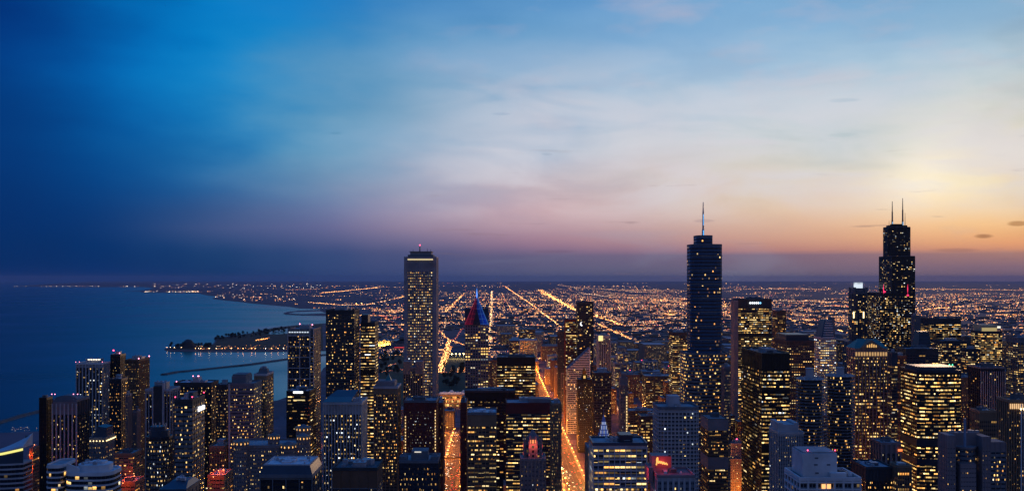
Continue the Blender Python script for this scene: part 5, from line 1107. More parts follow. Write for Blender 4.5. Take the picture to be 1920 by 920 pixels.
# ------------------------------------------------------------------ lakefront places
def museum():
    X, D = G(721, 649); r = thing('museum', 'low classical museum with a golden floodlit colonnade front near the lake', 'museum', (X, D, 0))
    w = PX(733, D)-PX(709, D); d = 60; h = 24
    m = MB(); m.box(-w/2, w/2, 0, d, 0, h); m.build('wall', wall('beige'), r)
    m = MB(); m.box(-w/2-2, w/2+2, -2, d+2, h, h+3); m.box(-w*.2, w*.2, 6, d-8, h+3, h+9); m.build('roof', M_ROOF, r)
    mk('pediment', [(-w*.22, -5, h), (w*.22, -5, h), (0, -5, h+9), (-w*.22, 4, h), (w*.22, 4, h), (0, 4, h+9)], [(0,1,2), (1,4,5,2), (3,0,2,5), (0,3,4,1)], wall('beige'), r)
    for i in range(10): m = MB(); x = -w*.45+w*.9*i/9; m.frust(x, -3.2, 1.5, 1.3, 0, h, 10); m.build('column', wall('beige'), r)
    for i in range(5):
        a = bpy.data.lights.new('flood_lamp', 'POINT'); a.energy = 60000; a.color = (1, .62, .16); a.shadow_soft_size = 1
        l = bpy.data.objects.new('flood_lamp', a); C.objects.link(l); l.parent = r; l.location = (-w*.42+w*.84*i/4, -13, 5)
museum()
def stadium():
    X, D = G(752, 655); r = thing('stadium', 'long blue-grey stadium with a red light band behind the pale ribbed skyscraper', 'stadium', (X, D, 0))
    w = PX(775, D)-PX(733, D); a = shift(rrect(w, 190, 70, 8), 0, 95)
    m = MB(); m.prism(a, 0, 26); m.build('bowl', wall('slate'), r)
    m = MB(); m.prism([(x*.9, 95+(y-95)*.82) for x, y in a], 26, 36); m.build('upper_stand', wall('blueglass'), r)
    m = MB(); m.box(-w*.3, w*.45, -1.5, -.8, 8, 11); m.build('light_band', glow('stadium_red', (1, .06, .05), .9), r)
stadium()
def pavilion():
    X, D = G(847, 764); r = thing('glass_pavilion', 'glass building glowing amber between the ribbed skyscraper and the chevron-topped one', 'pavilion', (X, D, 0))
    w = PX(870, D)-PX(825, D); d = 40; h = 32
    m = MB(); m.box(-w/2, w/2, 0, d, 0, h); m.build('wall', wall('tan'), r)
    wm = OFF(.95, .95, 'tan', mx=.1, my0=.06, my1=.92, row=.05, warm=.35)
    for i in range(5):
        x0, x1 = -w/2+w*i/5+1, -w/2+w*(i+1)/5-1
        mk('glass_bay', [(x0, -.3, 2), (x1, -.3, 2), (x1, -.3, h-3), (x0, -.3, h-3)], [(0,1,2,3)], wm, r, [(i*4+60, 5), (i*4+64, 5), (i*4+64, 8), (i*4+60, 8)])
    m = MB(); m.box(-w/2-2, w/2+2, -5, d+2, h, h+1.5); m.build('roof', mat('pale_roof', (.5, .46, .42), .8), r)
    for i in range(4): m = MB(); x = -w*.37+w*.25*i; m.box(x-1, x+1, -5, d, h+1.5, h+2.6); m.build('roof_rib', wall('white'), r)
    for i in range(4):
        a = bpy.data.lights.new('flood_lamp', 'POINT'); a.energy = 6000; a.color = (1, .36, .10); a.shadow_soft_size = 1
        l = bpy.data.objects.new('flood_lamp', a); C.objects.link(l); l.parent = r; l.location = (-w*.38+w*.25*i, -9, 20)
        a = bpy.data.lights.new('roof_lamp', 'POINT'); a.energy = 4000; a.color = (1, .45, .14); a.shadow_soft_size = 1
        l = bpy.data.objects.new('roof_lamp', a); C.objects.link(l); l.parent = r; l.location = (-w*.38+w*.25*i, 15, h+12)
pavilion()
def ribbon_stage():
    X, D = G(851, 745); r = thing('band_shell', 'small white rounded shell building behind the amber glass pavilion', 'pavilion', (X, D, 0))
    for i, (dx, rr) in enumerate(((-24, 13), (-6, 9), (10, 11), (26, 8))):
        m = MB(); m.frust(dx, 0, rr, rr*.8, 0, 12+i % 2*3, 16); m.frust(dx, 0, rr*.8, rr*.3, 12+i % 2*3, 16+i % 2*4, 16); m.build('shell', wall('white'), r)
    a = bpy.data.lights.new('flood_lamp', 'POINT'); a.energy = 5000; a.color = (1, .6, .35); l = bpy.data.objects.new('flood_lamp', a); C.objects.link(l); l.parent = r; l.location = (0, -25, 20)
ribbon_stage()
for i, px in enumerate((847, 855, 862, 869.5)):
    X, D = G(px, 672); h = PZ(663, D)
    r = thing('floodlight_mast', 'yellow sports floodlight on a mast in the dark park', 'floodlight', (X, D, 0), 'park floodlights')
    m = MB(); m.frust(0, 0, .6, .4, 0, h, 8); m.build('mast', M_POLE, r)
    m = MB(); m.octa(0, 0, h, 3.3, 0, 3.3); m.build('lamp_head', glow('flood_yellow', (1, .72, .20), 7), r)
    a = bpy.data.lights.new('flood', 'POINT'); a.energy = 40000; a.color = (1, .66, .25); l = bpy.data.objects.new('flood', a); C.objects.link(l); l.parent = r; l.location = (0, -4, h-3)
for px, py in ((1005, 636), (1013, 630)):
    X, D = G(px, py+14); h = PZ(py, D)
    r = thing('floodlight_mast', 'greenish yellow floodlight among the far apartment towers', 'floodlight', (X, D, 0), 'green tinted floodlights')
    m = MB(); m.frust(0, 0, .8, .5, 0, h, 8); m.build('mast', M_POLE, r)
    m = MB(); m.octa(0, 0, h, 4.6); m.build('lamp_head', glow('flood_lime', (.85, .95, .25), 3), r)

# planetarium point, breakwaters
def planetarium():
    X, D = G(353, 651.5); r = thing('planetarium', 'domed planetarium building on the dark point in the lake', 'planetarium', (X, D, 0))
    m = MB(); m.frust(0, 0, 34, 32, 0, 12, 12); m.frust(0, 0, 26, 25, 12, 20, 12); m.build('wall', wall('dark'), r)
    m = MB(); 
    for k in range(6): m.frust(0, 0, 22*cos(k*pi/12), 22*cos((k+1)*pi/12)+.01, 20+18*sin(k*pi/12), 20+18*sin((k+1)*pi/12), 20)
    m.build('dome', wall('dark'), r)
planetarium()
M_ROCK = mat('breakwater_stone', (.07, .075, .08), .9, .4, scale=.05)
def breakwater(label, pix, wd):
    P = [G(*p) for p in pix]; x0, y0 = P[0]; r = None; v = []; f = []
    for i, (x, y) in enumerate(P):
        a = P[max(0, i-1)]; b = P[min(len(P)-1, i+1)]; dx, dy = b[0]-a[0], b[1]-a[1]; L_ = math.hypot(dx, dy); nx, ny = -dy/L_, dx/L_
        for s, z in ((-1.8, -3), (-.8, 1.6), (.8, 1.6), (1.8, -3)): v.append((x-x0+nx*wd*s+(rnd()-.5)*wd*.5, y-y0+ny*wd*s+(rnd()-.5)*wd*.5, z+(rnd()-.5)*.8))
    n = len(P)
    for i in range(n-1):
        for k in range(4): f.append((4*i+k, 4*i+(k+1) % 4, 4*i+4+(k+1) % 4, 4*i+4+k))
    f += [(0,1,2,3), (4*n-1, 4*n-2, 4*n-3, 4*n-4)]
    o = mk('breakwater', v, f, M_ROCK, None, loc=(x0, y0, 0)); tag(o, label, 'breakwater')
def interp(pix, n):
    out = []
    for a, b in zip(pix, pix[1:]):
        for i in range(n): out.append((a[0]+(b[0]-a[0])*i/n, a[1]+(b[1]-a[1])*i/n))
    return out+[pix[-1]]
breakwater('long dark breakwater line crossing the bay below the planetarium point', interp([(307, 701), (330, 696.5), (400, 689.5), (470, 682), (540, 672), (610, 664)], 8), 8)
breakwater('short dark breakwater running in from the left edge of the lake', interp([(-60, 804), (0, 790), (40, 778), (76, 769)], 8), 6)

# dark trees on the points and in the park
M_LEAF = mat('foliage_dark', (.030, .042, .022), .9, .5, scale=.2); M_BARK = mat('bark', (.06, .045, .035), .9, .3)
def tree_mesh(seed, h):
    q = random.Random(seed); t = MB(); t.frust(0, 0, .45, .2, 0, h*.55, 7)
    for i in range(4): a = q.random()*6.28; t.add([(0, 0, h*.35), (.15, 0, h*.35), (cos(a)*h*.25, sin(a)*h*.25, h*.62), (0, .15, h*.35)], [(0,1,2), (1,3,2), (3,0,2)])
    c = MB()
    for i in range(240):
        a = q.random()*6.28; u = q.random()**.5; z = h*(.35+.65*q.random()); rr = u*h*.36*(1-abs(z/h-.62)*1.3)*(.8+.4*sin(3*a+seed)); x, y = rr*cos(a), rr*sin(a); s = .5+q.random()*.9
        e = [(q.random()-.5)*2*s for _ in range(6)]
        c.add([(x+e[0], y+e[1], z+e[2]), (x+e[3], y-e[1], z+e[4]), (x-e[0], y+e[5], z-e[2]), (x-e[3], y-e[5], z-e[4])], [(0,1,2), (0,2,3), (1,3,2)])
    return t, c
PROTO = []
def tree(px, py, label, group, hmul=1):
    X, D = G(px, py); k = random.randrange(3)
    while len(PROTO) < 3:
        i = len(PROTO); t, c = tree_mesh(i+3, 14)
        a = t.build('trunk', M_BARK); b = c.build('crown', M_LEAF); PROTO.append((a.data, b.data)); bpy.data.objects.remove(a); bpy.data.objects.remove(b)
    r = thing('tree', label, 'tree', (X, D, 0), group); s = hmul*(.8+.5*rnd()); r.scale = (s*1.25, s*1.25, s); r.rotation_euler.z = rnd()*6
    for nm, me in zip(('trunk', 'crown'), PROTO[k]): o = bpy.data.objects.new(nm, me); C.objects.link(o); o.parent = r
for i in range(110): x = 316+rnd()*80 if i < 30 else 403+rnd()*150; y = 647.5+rnd()*5 if i < 30 else (633+(x-403)/150*-18)+rnd()**1.5*8; tree(x, y, 'dark broad tree massed along the lake point', 'trees on the lake points', .8+.5*rnd())
for i in range(60):
    if i < 34: x, y = 708+rnd()*46, 664+rnd()*46
    else: x, y = 829+rnd()*42, 682+rnd()*46
    tree(x, y, 'dark tree in the unlit lakefront park', 'trees in the lakefront park', 1.1)

# ------------------------------------------------------------------ avenue lamps and cars
M_SOD = glow('sodium_lamp', (1, .46, .10), 16); M_SODW = glow('warm_lamp', (1, .72, .36), 12)
LP = None; NL = 0
def street_lamp(x, y, face, label, group, energy, white=False, kind='SPOT'):
    global LP, NL
    r = thing('street_lamp', label, 'street lamp', (x, y, .2), group); r.rotation_euler.z = face
    if LP is None:
        m = MB(); m.frust(0, 0, .16, .09, 0, 10.5, 8); m.box(0, 2.6, -.06, .06, 10.3, 10.42); a = m.build('pole', M_POLE)
        m = MB(); m.box(2.0, 3.3, -.35, .35, 10.0, 10.35); m.octa(2.6, 0, 10.0, .75, 0, .45); b = m.build('lamp_head', M_SOD); c = m.build('lamp_head', M_SODW)
        LP = (a.data, b.data, c.data)
        for o in (a, b, c): bpy.data.objects.remove(o)
    for nm, me in (('pole', LP[0]), ('lamp_head', LP[2 if white else 1])): o = bpy.data.objects.new(nm, me); C.objects.link(o); o.parent = r
    if energy:
        a = bpy.data.lights.new('lamp_light', kind); a.energy = energy*(.6+.8*rnd()); a.color = (1, .50, .14) if white else (1, .25, .022); 
        if kind == 'SPOT': a.spot_size = R(160); a.spot_blend = .7
        a.shadow_soft_size = .5
        l = bpy.data.objects.new('lamp_light', a); C.objects.link(l); l.parent = r; l.location = (2.6, 0, 9.2)
    NL += 1
def lamp_row(xc, w, y0, y1, step, label, group, e, white=0):
    y = y0
    while y < y1:
        street_lamp(xc-w/2-1.5, y, 0, label, group, e, rnd() < white, 'POINT'); street_lamp(xc+w/2+1.5, y+step/2, pi, label, group, e, rnd() < white, 'POINT')
        y += step*(1+max(0, (y-2500)/3000))
lamp_row(AV_M, 32, 1480, 4300, 42, 'orange sodium street lamp along the main bright avenue', 'lamps along the main avenue', 40000, .06)
lamp_row(AV_S+5, 34, 1480, 2090, 42, 'orange sodium street lamp on the avenue beside the red brick slab', 'lamps along the second avenue', 28000, .05)
lamp_row(300, 18, 1480, 2500, 90, 'orange street lamp between the office blocks right of centre', 'lamps between the right hand blocks', 52000, .2)
for y in (1640, 1780, 1930, 2080):
    x = -330
    while x < 900:
        if not any(a < x < b and c < y < d for a, b, c, d in RECTS): street_lamp(x, y-9, pi/2, 'orange street lamp in a cross street between the blocks', 'lamps in the cross streets', 15000, rnd() < .12, 'POINT')
        x += 62
for y, xa, xb in ((1195, 180, 640), (1300, 60, 560), (1440, 180, 760)):
    x = xa
    while x < xb:
        if not any(a-1 < x < b+1 and c-2 < y < d+2 for a, b, c, d in RECTS): street_lamp(x, y, pi/2, 'orange riverside street lamp between the right hand towers', 'riverside street lamps', 60000, rnd() < .15, 'POINT')
        x += 42
for x, y in ((-112, 1790), (-98, 1850), (-110, 1920), (-97, 1980), (-112, 2040), (-96, 2095), (-104, 1880)):
    street_lamp(x, y, rnd()*6, 'orange lamp over the parking lot beside the second avenue', 'parking lot lamps', 30000, False, 'POINT')
for x, y in ((-215, 1560), (-190, 1600), (-170, 1560), (-150, 1610), (-200, 1500), (-160, 1500), (330, 1620), (345, 1540), (352, 1700), (380, 1600), (390, 1750), (372, 1500), (410, 1680), (425, 1820)):
    street_lamp(x, y, rnd()*6, 'orange street lamp over a small lot between towers', 'lamps over lots between towers', 42000, rnd() < .2, 'POINT')

CAR = None
def car(x, y, rz, label, group):
    global CAR
    if CAR is None:
        CAR = []
        for col in ('grey', 'dark', 'white'):
            m = MB(); m.box(-.9, .9, -2.2, 2.2, .35, .85, 0)
            m.add([(-.85,-1.5,.85), (.85,-1.5,.85), (.85,1.2,.85), (-.85,1.2,.85), (-.68,-.9,1.42), (.68,-.9,1.42), (.68,.5,1.42), (-.68,.5,1.42)], [(0,1,5,4), (1,2,6,5), (2,3,7,6), (3,0,4,7), (4,5,6,7)], 3)
            for sx in (-1, 1):
                for sy in (-1.35, 1.35): m.frust(sx*.8, sy, .33, .33, .02, .66, 8, 3)
                m.box(sx*.62-.22, sx*.62+.22, 2.2, 2.3, .5, .8, 1); m.box(sx*.62-.22, sx*.62+.22, -2.3, -2.2, .55, .8, 2)
            o = m.build('car', [mat('car_paint_'+col, WALL[col], .35), glow('headlight', (1, .88, .62), 10), glow('taillight', (1, .05, .03), 8), M_POLE]); CAR.append(o.data); bpy.data.objects.remove(o)
    o = bpy.data.objects.new('car', random.choice(CAR)); C.objects.link(o); o.location = (x, y, .12); o.rotation_euler.z = rz; tag(o, label, 'car', group)
for xc, y0, y1, n, nm in ((AV_M, 1480, 2700, 120, 'main bright avenue'), (AV_S, 1500, 2090, 90, 'avenue beside the red brick slab')):
    for i in range(n):
        ln = 5+random.choice((-13, -9, -5.5, -2, 2, 5.5, 9, 13)) if xc < 0 else random.choice((0,) if xc < 0 else (-13, -9.5, -6, -2.5, 2.5, 6, 9.5, 13)); y = y0+(y1-y0)*rnd()**1.3
        if ln < 0: car(xc+ln, y, pi, 'car with white headlights coming up the '+nm, 'oncoming cars on the '+nm)
        else: car(xc+ln, y, 0, 'car with red tail lights heading away on the '+nm, 'departing cars on the '+nm)

# ------------------------------------------------------------------ the rest of the city: every block a building of its own
LIM = {  # highest picture row a filler building may reach, by column, for three depth bands
 0: [(600, 760), (757, 760), (760, 770), (826, 800), (828, 905), (870, 905), (872, 800), (1030, 790), (1058, 800), (1100, 800), (1104, 770), (1225, 770), (1290, 760), (1380, 770), (1600, 760), (1920, 740)],
 1: [(600, 700), (705, 700), (706, 760), (824, 770), (826, 905), (871, 905), (872, 745), (1004, 715), (1050, 700), (1056, 840), (1150, 840), (1156, 700), (1280, 690), (1365, 690), (1480, 690), (1600, 690), (1700, 680), (1920, 680)],
 2: [(600, 695), (706, 720), (824, 800), (871, 800), (872, 680), (930, 655), (940, 640), (1010, 630), (1060, 640), (1120, 660), (1290, 655), (1365, 640), (1500, 640), (1620, 625), (1800, 635), (1920, 630)],
 3: [(600, 900), (900, 900), (925, 610), (940, 592), (1010, 590), (1022, 622), (1110, 640), (1290, 640), (1365, 622), (1920, 618)]}
def lim(b, x):
    t = LIM[b]
    for (a, p), (c, q) in zip(t, t[1:]):
        if a <= x <= c: return p+(q-p)*(x-a)/(c-a)
    return 900
KINDS = [('stone', 'mauve', lambda: RES(.34, 1.0, 'mauve', mx=.25, my0=.3, my1=.75, warm=.15)), ('brown brick', 'brown', lambda: RES(.32, 1.0, 'brown', mx=.25, my0=.3, my1=.75, warm=.2)),
         ('dark glass', 'navy', lambda: OFF(.34, .9, 'navy', mx=.05, row=.85)), ('grey concrete', 'grey', lambda: OFF(.42, .9, 'slate', mx=.1, row=.7)),
         ('tan stone', 'tan', lambda: RES(.36, 1, 'tan', mx=.25, my0=.3, my1=.8, warm=.1)), ('dark brick', 'brown', lambda: RES(.34, .9, 'brown', mx=.22, my0=.25, my1=.8, warm=.1)), ('pale', 'pale', lambda: RES(.3, .9, 'slate', mx=.15))]
BAND = {0: 'near the river', 1: 'in the packed downtown blocks', 2: 'in the farther downtown blocks', 3: 'in the distant blocks before the plain'}
nfill = 0; FILL = []
def fill(b, x, y, w, d, Hmax, lo):
    global nfill
    if any(a < x+w/2 and x-w/2 < c and e < y+d and y < f for a, c, e, f in RECTS): return
    for ax, aw in ((AV_M, 50), (AV_S+5, 52), (300, 30)):
        if b < 3 and abs(x-ax) < aw/2+w/2-2: return
    px = CX+F*x/y; 
    hl = EYE-(max(lim(b, px-F*w/2/y), lim(b, px+F*w/2/y), lim(b, px))-CY)*y/F
    H = min(hl*(.45+.55*rnd()), Hmax)
    if H < lo: return
    k = random.choice(KINDS) if rnd() < .8 else KINDS[random.choice((0, 4, 1))]
    size = 'low' if H < 45 else ('mid-rise' if H < 110 else 'tall')
    nm = 'low_building' if H < 45 else ('mid_rise_building' if H < 110 else 'tall_building')
    r = thing(nm, f'{size} {k[0]} building {BAND[b]} with scattered lit windows', 'building', (x, y+d/2, 0), f'{size} {k[0]} buildings {BAND[b]}')
    RECTS.append((x-w/2-2, x+w/2+2, y-2, y+d+2)); nfill += 1
    pts = rect(w, d); nb = max(3, min(8, int(w/5))) if b < 2 else 3; ns = 3 if b < 2 else 2
    if b == 3:
        m = MB(); m.prism(pts, 0, H); m.build('wall', wall(k[1]), r)
        U, V = random.randrange(9999), random.randrange(9999); nf = round(H/3.6); nu = round(w/3.5)
        mk('window_strip', [(-w/2+1, -d/2-.1, 2), (w/2-1, -d/2-.1, 2), (w/2-1, -d/2-.1, H-2), (-w/2+1, -d/2-.1, H-2)], [(0,1,2,3)], k[2](), r, [(U, V), (U+nu, V), (U+nu, V+nf), (U, V+nf)])
    else:
        st = H > 60 and rnd() < .4; h1 = H*.72 if st else H
        sub = max(1, round(w/nb/3.6))
        tier(r, pts, 0, h1, [nb, ns, 0, ns], k[1], k[2](), sub, .22, .5, 3.7, 3, subs=[sub, 3, 0, 3])
        if st:
            p2 = rect(w*.62, d*.62); parapet(r, pts, h1, 1.2, wk=k[1])
            tier(r, p2, h1, H, [max(2, nb-2), 2, 0, 2], k[1], k[2](), sub, .22, .5, 3.7, 2); pts = p2
    rf = parapet(r, pts, H, 1.2, roof=random.choice((M_ROOF, M_ROOFD, M_ROOF)), wk=k[1])
    sc = .62 if (b < 3 and st) else 1
    if b < 3: units(rf, w*.85*sc, d*.85*sc, H, 2 if b < 2 else 1, .35, 4)
    bea = b < 3 and rnd() < .18
    if bea: beacon(r, 0, 0, H+3, 1.1, M_RED)
    FILL.append((r, px, y, ('stepped ' if b < 3 and st else '')+('red-beaconed ' if bea else '')+f'{size} {k[0]} building'))
for (b, y0, y1, dy, dx) in ((0, 1330, 1520, 64, 54), (1, 1545, 2150, 78, 58), (2, 2170, 3300, 105, 68), (3, 3400, 5200, 230, 105)):
    y = y0
    while y < y1:
        xa, xb = PX(600, y), PX(1925, y); x = xa+rnd()*20
        while x < xb:
            w = dx*(.5+.42*rnd()); d = dy*(.4+.25*rnd())
            fill(b, x, y+rnd()*dy*.2, w, d, {0: 150, 1: 170, 2: 150, 3: 110}[b]*(.25+.75*rnd()**1.5), 14 if b < 3 else 20)
            x += dx*(.9+.35*rnd())*(1.0 if b < 2 else 1.25)
        y += dy
MARKS = [(645, 900, 'sloped blue roof tower'), (690, 1350, 'bright yellow slab'), (790, 1050, 'red brick slab'), (790, 1560, 'pale ribbed skyscraper'), (893, 1500, 'chevron-topped skyscraper'), (968, 1500, 'black-topped block'), (1096, 2150, 'crescent-marked slab'), (1085, 2070, 'striped diagonal tower'),
 (1131, 1800, 'yellow-panel tower'), (1169, 1300, 'slender pale stone tower'), (1270, 1290, 'white gridded tower'), (1320, 1200, 'blue spired skyscraper'), (1410, 1900, 'oval sign tower'), (1455, 1100, 'black monolith tower'), (1547, 1640, 'leaning-top white tower'), (1540, 1000, 'twin round towers'), (1609, 2420, 'white-drum tower'),
 (1670, 2300, 'twin-mast skyscraper'), (1633, 1250, 'green gabled tower'), (1760, 1150, 'big yellow-lit tower'), (1764, 2100, 'yellow-banded tower'), (1850, 2000, 'floodlit crown tower'), (1850, 1400, 'finned blue-black tower')]
byl = {}
for r, px, y, what in FILL:
    mx_, my_, ph = min(MARKS, key=lambda m: abs(m[0]-px)+abs(GD(1)*0+(CY+F*EYE/m[1])-(CY+F*EYE/y))*.5)
    rel = ('far behind' if y > my_+1200 else 'behind') if (abs(px-mx_) < 14 and y > my_) else 'in front of' if abs(px-mx_) < 14 else ('just left of' if px < mx_ else 'just right of')
    if y > 3300 and not rel.startswith('far'): rel = rel.replace('just', 'far beyond and') if 'just' in rel else 'far behind'
    byl.setdefault(f'{what} {rel} the {ph}', []).append((abs(px-mx_)+abs(y-my_)*.02, r))
ORD = ['nearest to it', 'second nearest', 'third nearest', 'fourth nearest', 'fifth nearest', 'sixth nearest', 'seventh nearest', 'eighth nearest', 'ninth nearest']
for lb, rs in byl.items():
    rs.sort(key=lambda t: t[0])
    if len(rs) > 1 and len(lb.split()) > 14: lb = lb.replace('far beyond and ', 'far ')
    for i, (_, r) in enumerate(rs):
        r['label'] = lb if len(rs) == 1 else f'{lb}, {ORD[min(i, 8)]}'
for r, *_ in FILL:
    if len(r['label'].split()) > 16: print(len(r['label'].split()), r['label'])
print('fill buildings', nfill, 'lamps', NL)

# low roofs out on the plain (one far mass), and the sea of lamps
m = MB()
for i in range(2600):
    py = 560+rnd()*95; px = 690+rnd()*1240; X, D = G(px, py)
    if 820 < px < 875 and py > 620: continue
    w = 14+rnd()*40; d = 14+rnd()*40; h = 5+rnd()*9; m.box(X-w/2, X+w/2, D, D+d, 0, h, random.randrange(3))
m.build('distant_rooftops', [mat('plain_roof', (.12, .11, .12), .9, .4), wall('brown'), wall('slate')])['kind'] = 'stuff'
LM = [glow('lamp_amber', (1, .44, .14), 4.2), glow('lamp_warm', (1, .50, .22), 4.4), glow('lamp_pale', (1, .70, .44), 4.5), glow('lamp_orange', (1, .30, .06), 5), glow('lamp_bright', (1, .45, .12), 12), glow('lamp_dim', (1, .46, .20), 1.7), glow('lamp_redpink', (1, .17, .12), 3.2), glow('lamp_far_white', (1, .80, .62), 9)]
cl = MB()
def dot(px, py, m, s=1.0, lift=0):
    X, D = G(px, py); r = D/3500*s; cl.octa(X, D, max(4, r*.6)+lift, r, m, r*.75)
def pick(): 
    t = rnd(); return 0 if t < .24 else 1 if t < .34 else 2 if t < .38 else 3 if t < .50 else 4 if t < .53 else 5 if t < .95 else 6
def edge_x(py):    # where land begins at a picture row
    return 612 if py > 578 else 560 if py > 572 else 470 if py > 566 else 410 if py > 558 else 385 if py > 551 else 280 if py > 546 else 290
# east-west street rows of lamps, in clumps
py = 530.5
while py < 676:
    gap = 1.15+max(0, py-545)*.016; nseg = 7 if py < 534 else 11 if py < 542 else 20 if py < 560 else 30
    for s in range(nseg):
        x0 = edge_x(py)+4; x1 = 1925; a = x0+(x1-x0)*rnd(); L_ = 6+rnd()**2*90; dens = (.5+rnd()*1.1)*(.40 if py < 536 else 1.0)
        if a < 700 and rnd() < .55: continue
        n = int(L_*dens*(.16 if py < 550 else .24 if py < 575 else .32))+1
        tilt = (rnd()-.5)*.012
        for i in range(n):
            x = a+L_*rnd()
            if x > 1922 or (832 < x < 872 and py > 610): continue
            dot(x, py+(x-a)*tilt+(rnd()-.5)*.5*gap, pick(), (.55 if py < 560 else .72)+.6*rnd()**2)
    py += gap*(.8+.5*rnd())
# long straight streets converging on the vanishing point
def line(pix, step, ms, s=1.0, jit=.35):
    for (ax, ay), (bx, by) in zip(pix, pix[1:]):
        n = max(2, int(math.hypot(bx-ax, by-ay)/step))
        for i in range(n):
            t = (i+rnd()*.8)/n; f = .75+.35*rnd(); y_ = ay+(by-ay)*t
            dot(ax+(bx-ax)*t+(rnd()-.5)*2*jit*(1+(y_-540)*.012), y_+(rnd()-.5)*jit, random.choice(ms), s*f)
B = [4, 4, 3, 0]
line([(947, 537), (985, 563), (1006, 578)], .6, [4, 3, 1, 3], .95, .9); line([(1012, 584), (1032, 598), (1052, 614)], .8, B, 1.05, 1.1)
line([(1010, 544), (1035, 557), (1060, 571), (1080, 580)], .3, [3, 0, 4, 3], 1.05, 4.5); line([(1022, 549), (1050, 565), (1080, 583)], .35, [4, 3, 3], .85, 1.4)
line([(1114, 590), (1145, 601), (1170, 611)], .7, [3, 4, 0, 6], 1.1, 3.5); line([(1114, 592), (1150, 604), (1172, 612)], .5, [4, 3, 3], .85, 1.2); line([(1114, 604), (1150, 622), (1185, 637), (1222, 650)], .45, [3, 4, 0, 3], .9, 1.5)
line([(1180, 634), (1200, 642), (1222, 649)], 1.0, [2, 1], .7, 2.5)
line([(922, 545), (921, 580), (918.5, 620), (917.5, 655)], .6, [4, 2, 1], .95, 1.0); line([(923, 545), (924, 580), (922, 620), (921.5, 655)], 1.2, [1, 2], .8, 1.0)
line([(966, 620), (975, 640), (990, 668)], .55, [4, 3, 4, 0], 1.1, 1.8)
line([(868, 553), (850, 570), (834, 586)], .7, [4, 3, 1], .95, 1.6); line([(868, 574), (850, 590)], 1.4, [1, 2], .8, .8)
line([(830, 592), (836, 600), (834, 617)], .9, [2, 1], .9, .6); line([(825, 622), (836, 634), (850, 640), (870, 648)], .7, [6, 3, 4], .9, 1.3); line([(868, 615), (858, 630), (850, 640)], 1.0, [6, 3], .8, 1)
line([(842, 640), (836, 660), (828, 682), (824, 700)], .3, [4, 3, 4, 0], 1.15, 1.6); line([(846, 650), (838, 672), (830, 690)], .5, [3, 4], .9, 1.0)
for x in (832, 846, 858, 870): line([(x, 700), (x+2, 690)], 1.0, [3, 1], .9, .6)
line([(825, 700), (868, 698)], 2.2, [3, 6], .8, 2)
line([(940, 549), (955, 575), (962, 590)], 1.2, [1, 3], .8, .8); line([(960, 556), (975, 568)], 1.3, [2, 1], .7, .6)
line([(600, 549), (640, 546), (668, 543), (712, 538.5)], .7, [1, 3, 4], .75, .8); line([(535, 543), (600, 542)], 1.6, [1, 3], .6, .6)
line([(578, 567), (640, 572), (690, 571), (715, 566), (757, 556)], 1.1, [1, 3, 2, 4], .8, 1.3); dot(668, 569.5, 4, 1.8); dot(678, 569, 4, 1.8)
line([(700, 588), (730, 596), (757, 595)], .7, [6, 3, 6], .8, 1.2); line([(712, 603), (740, 603)], 1.0, [1, 2], .7, .8); line([(710, 609), (728, 614), (742, 618)], .7, [2, 1, 6], .8, 1); line([(715, 592), (745, 610), (755, 620)], .7, [6, 3], .8, 1)
line([(717, 585), (733, 590)], .9, [2, 1], .7, .5); line([(710, 672), (725, 664), (740, 652)], 1.6, [1, 0], .7, 1.5); line([(712, 700), (752, 694)], 1.6, [6, 3], .7, 2); line([(725, 688), (740, 683)], 1.2, [6, 1], .8, 1.2)
line([(1476, 598), (1500, 604), (1525, 610)], .4, [4, 3, 1], 1.0, 1.8); line([(1570, 619), (1588, 624)], .6, [4, 1], 1.0, 1.2)
line([(1704, 579), (1730, 581), (1760, 578), (1800, 574)], .8, [1, 4, 3], .85, 1.4); line([(1800, 574), (1850, 566), (1920, 558)], 1.8, [1, 0, 3], .7, 1.2)
line([(1440, 540), (1480, 541), (1560, 543)], 1.5, [1, 3], .65, .9); line([(1450, 563), (1545, 566)], 1.4, [1, 0, 2], .7, 1.8); line([(1705, 541), (1780, 542), (1920, 544)], 1.1, [1, 3, 0], .65, .9); line([(1560, 573), (1590, 575)], .8, [6, 3], .9, 1.2)
line([(1045, 534), (1090, 540), (1180, 544), (1290, 545)], 1.3, [1, 0], .65, .7); line([(1090, 550), (1140, 556), (1150, 552)], 1.2, [2, 1], .7, 1.5); line([(1220, 563), (1290, 568)], 1.2, [1, 3], .75, 1.6); line([(1245, 588), (1290, 596)], .7, [4, 3, 1], .9, 1.2)
line([(1165, 570), (1200, 566)], 1.3, [2, 1], .7, 2); line([(1110, 606), (1230, 605)], 2.0, [1, 2, 0], .75, 2.5); line([(1180, 616), (1255, 618)], 1.4, [2, 1], .75, 3)
line([(1352, 565), (1362, 575)], .7, [4, 3], 1.0, 4); line([(1350, 600), (1364, 612)], .9, [6, 3], 1, 4); line([(1352, 640), (1364, 680)], 1.3, [3, 0], .9, 5)
line([(1440, 560), (1445, 545)], 1.5, [1], .7, 1)
for i in range(46):
    k = -1.6+i*.23+rnd()*.1; y0_ = 540+rnd()*30; y1_ = y0_+12+rnd()*55
    if 930+k*(y1_-521) > 1915 or 930+k*(y0_-521) < edge_x(y0_)+20: continue
    line([(930+k*(y0_-521), y0_), (930+k*(y1_-521), y1_)], 2.2, [0, 1, 5, 5, 3], .65, .8)
for i in range(26):
    x0_ = 1020+rnd()*800; y0_ = 540+rnd()*95; l_ = 25+rnd()*110; sl_ = (rnd()-.35)*.10; line([(x0_, y0_), (min(1918, x0_+l_), y0_+l_*sl_)], 1.9, [0, 1, 3, 5, 2], .7, 1.1)
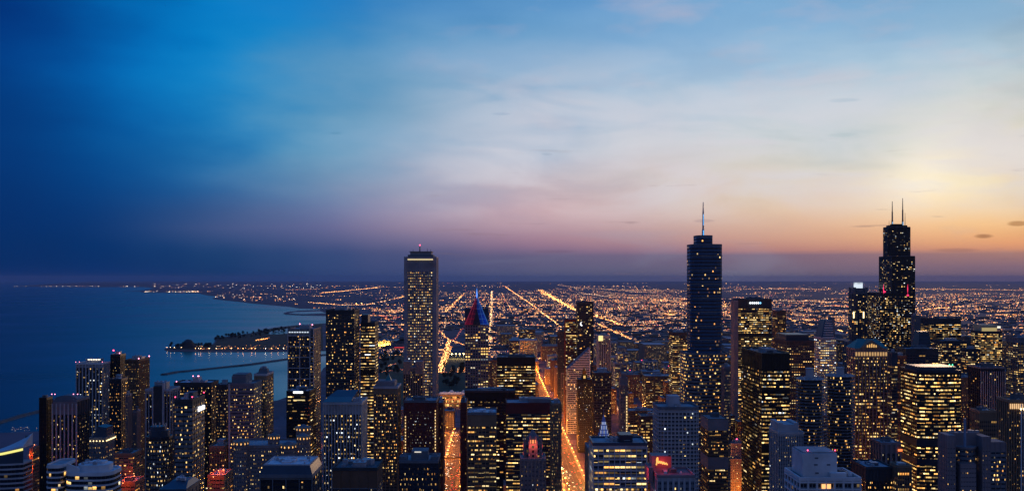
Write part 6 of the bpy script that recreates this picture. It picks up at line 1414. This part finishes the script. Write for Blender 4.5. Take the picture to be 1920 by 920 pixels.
# vertical-looking glints of cross streets among the farther blocks
for i in range(700):
    px = 940+rnd()*980; py = 620+rnd()*120; dot(px, py, random.choice((0, 3, 1, 5, 5)), .8+.5*rnd())
m = cl.build('city_lights', LM); m['kind'] = 'stuff'
# shore lamps that mirror in the lake
sh = MB()
def sdot(px, py, m, s=.62): X, D = G(px, py); sh.octa(X, D, 9, D/2700*s, m, D/2700*s)
for px in (313, 319.5, 327, 340): sdot(px, 654.6, 1)
for px in (366, 372, 376, 392, 405, 416, 421, 433, 446, 455, 471, 478, 497, 508, 521, 531): sdot(px+rnd(), 656.6, random.choice((0, 1, 0, 2)), .55+.3*rnd())
for px in (272, 317, 329, 338, 350, 355, 361, 367, 371): sdot(px, 547.6, random.choice((1, 2)), .55)
for px in (404, 420, 458): sdot(px, 557.4+(px-404)*.085, 1, .6)
SM = [glow('shore_amber', (1, .40, .12), 17, True), glow('shore_warm', (1, .58, .30), 17, True), glow('shore_white', (1, .8, .6), 20, True)]
o = sh.build('shore_lights', SM); o['kind'] = 'stuff'
cl = MB()
for i in range(30): dot(366+rnd()*175, 653.5+rnd()*2.5, random.choice((0, 1, 3, 5)), .8)
for i in range(24): dot(368+rnd()*45, 649.5+rnd()*1.2, 1, .55)
for i in range(34): dot(420+rnd()*120, 648+rnd()*6, random.choice((3, 3, 0, 5)), .75)
for i in range(34): t = rnd(); dot(480+t*26, 638-t*4+rnd()*1.4, random.choice((3, 3, 4)), .9)
for i in range(44):
    x = 84+rnd()*182
    if int(x/9) % 3 or rnd() < .3: dot(x, 537.0-rnd()*.7, random.choice((1, 7, 7, 5)), .6+.35*rnd())
for px in (28, 32, 49, 78): dot(px, 536.5, 7, .55)
for i in range(26): dot(270+rnd()*105, 545.4+rnd()*1.8, random.choice((1, 2, 7, 7)), .75)
for i in range(50): x = 405+rnd()*150; dot(x, 549+rnd()*8+(x-405)*.05, random.choice((1, 0, 7, 5)), .75)
for i in range(100): x = 285+rnd()*350; dot(x, 531.5+rnd()*9, random.choice((1, 0, 7, 7, 5)), .6+.3*rnd())
for i in range(16): dot(20+rnd()*55, 803+rnd()*8, random.choice((1, 2, 5)), .6)
m = cl.build('coast_lights', LM); m['kind'] = 'stuff'
X_, D_ = G(849, 873)
o = thing('footbridge', 'dark footbridge crossing the orange second avenue', 'bridge', (AV_S, D_, 0)); m = MB(); m.box(-17, 17, -2.5, 2.5, 12, 13); m.build('deck', wall('brown'), o)
for y_ in (-2.4, 2.2): m = MB(); m.box(-17, 17, y_, y_+.2, 13, 14.4); m.build('railing', M_POLE, o)
for x_ in (-14, 14): m = MB(); m.box(x_-.7, x_+.7, -1.5, 1.5, 0, 12); m.build('pier', wall('grey'), o)
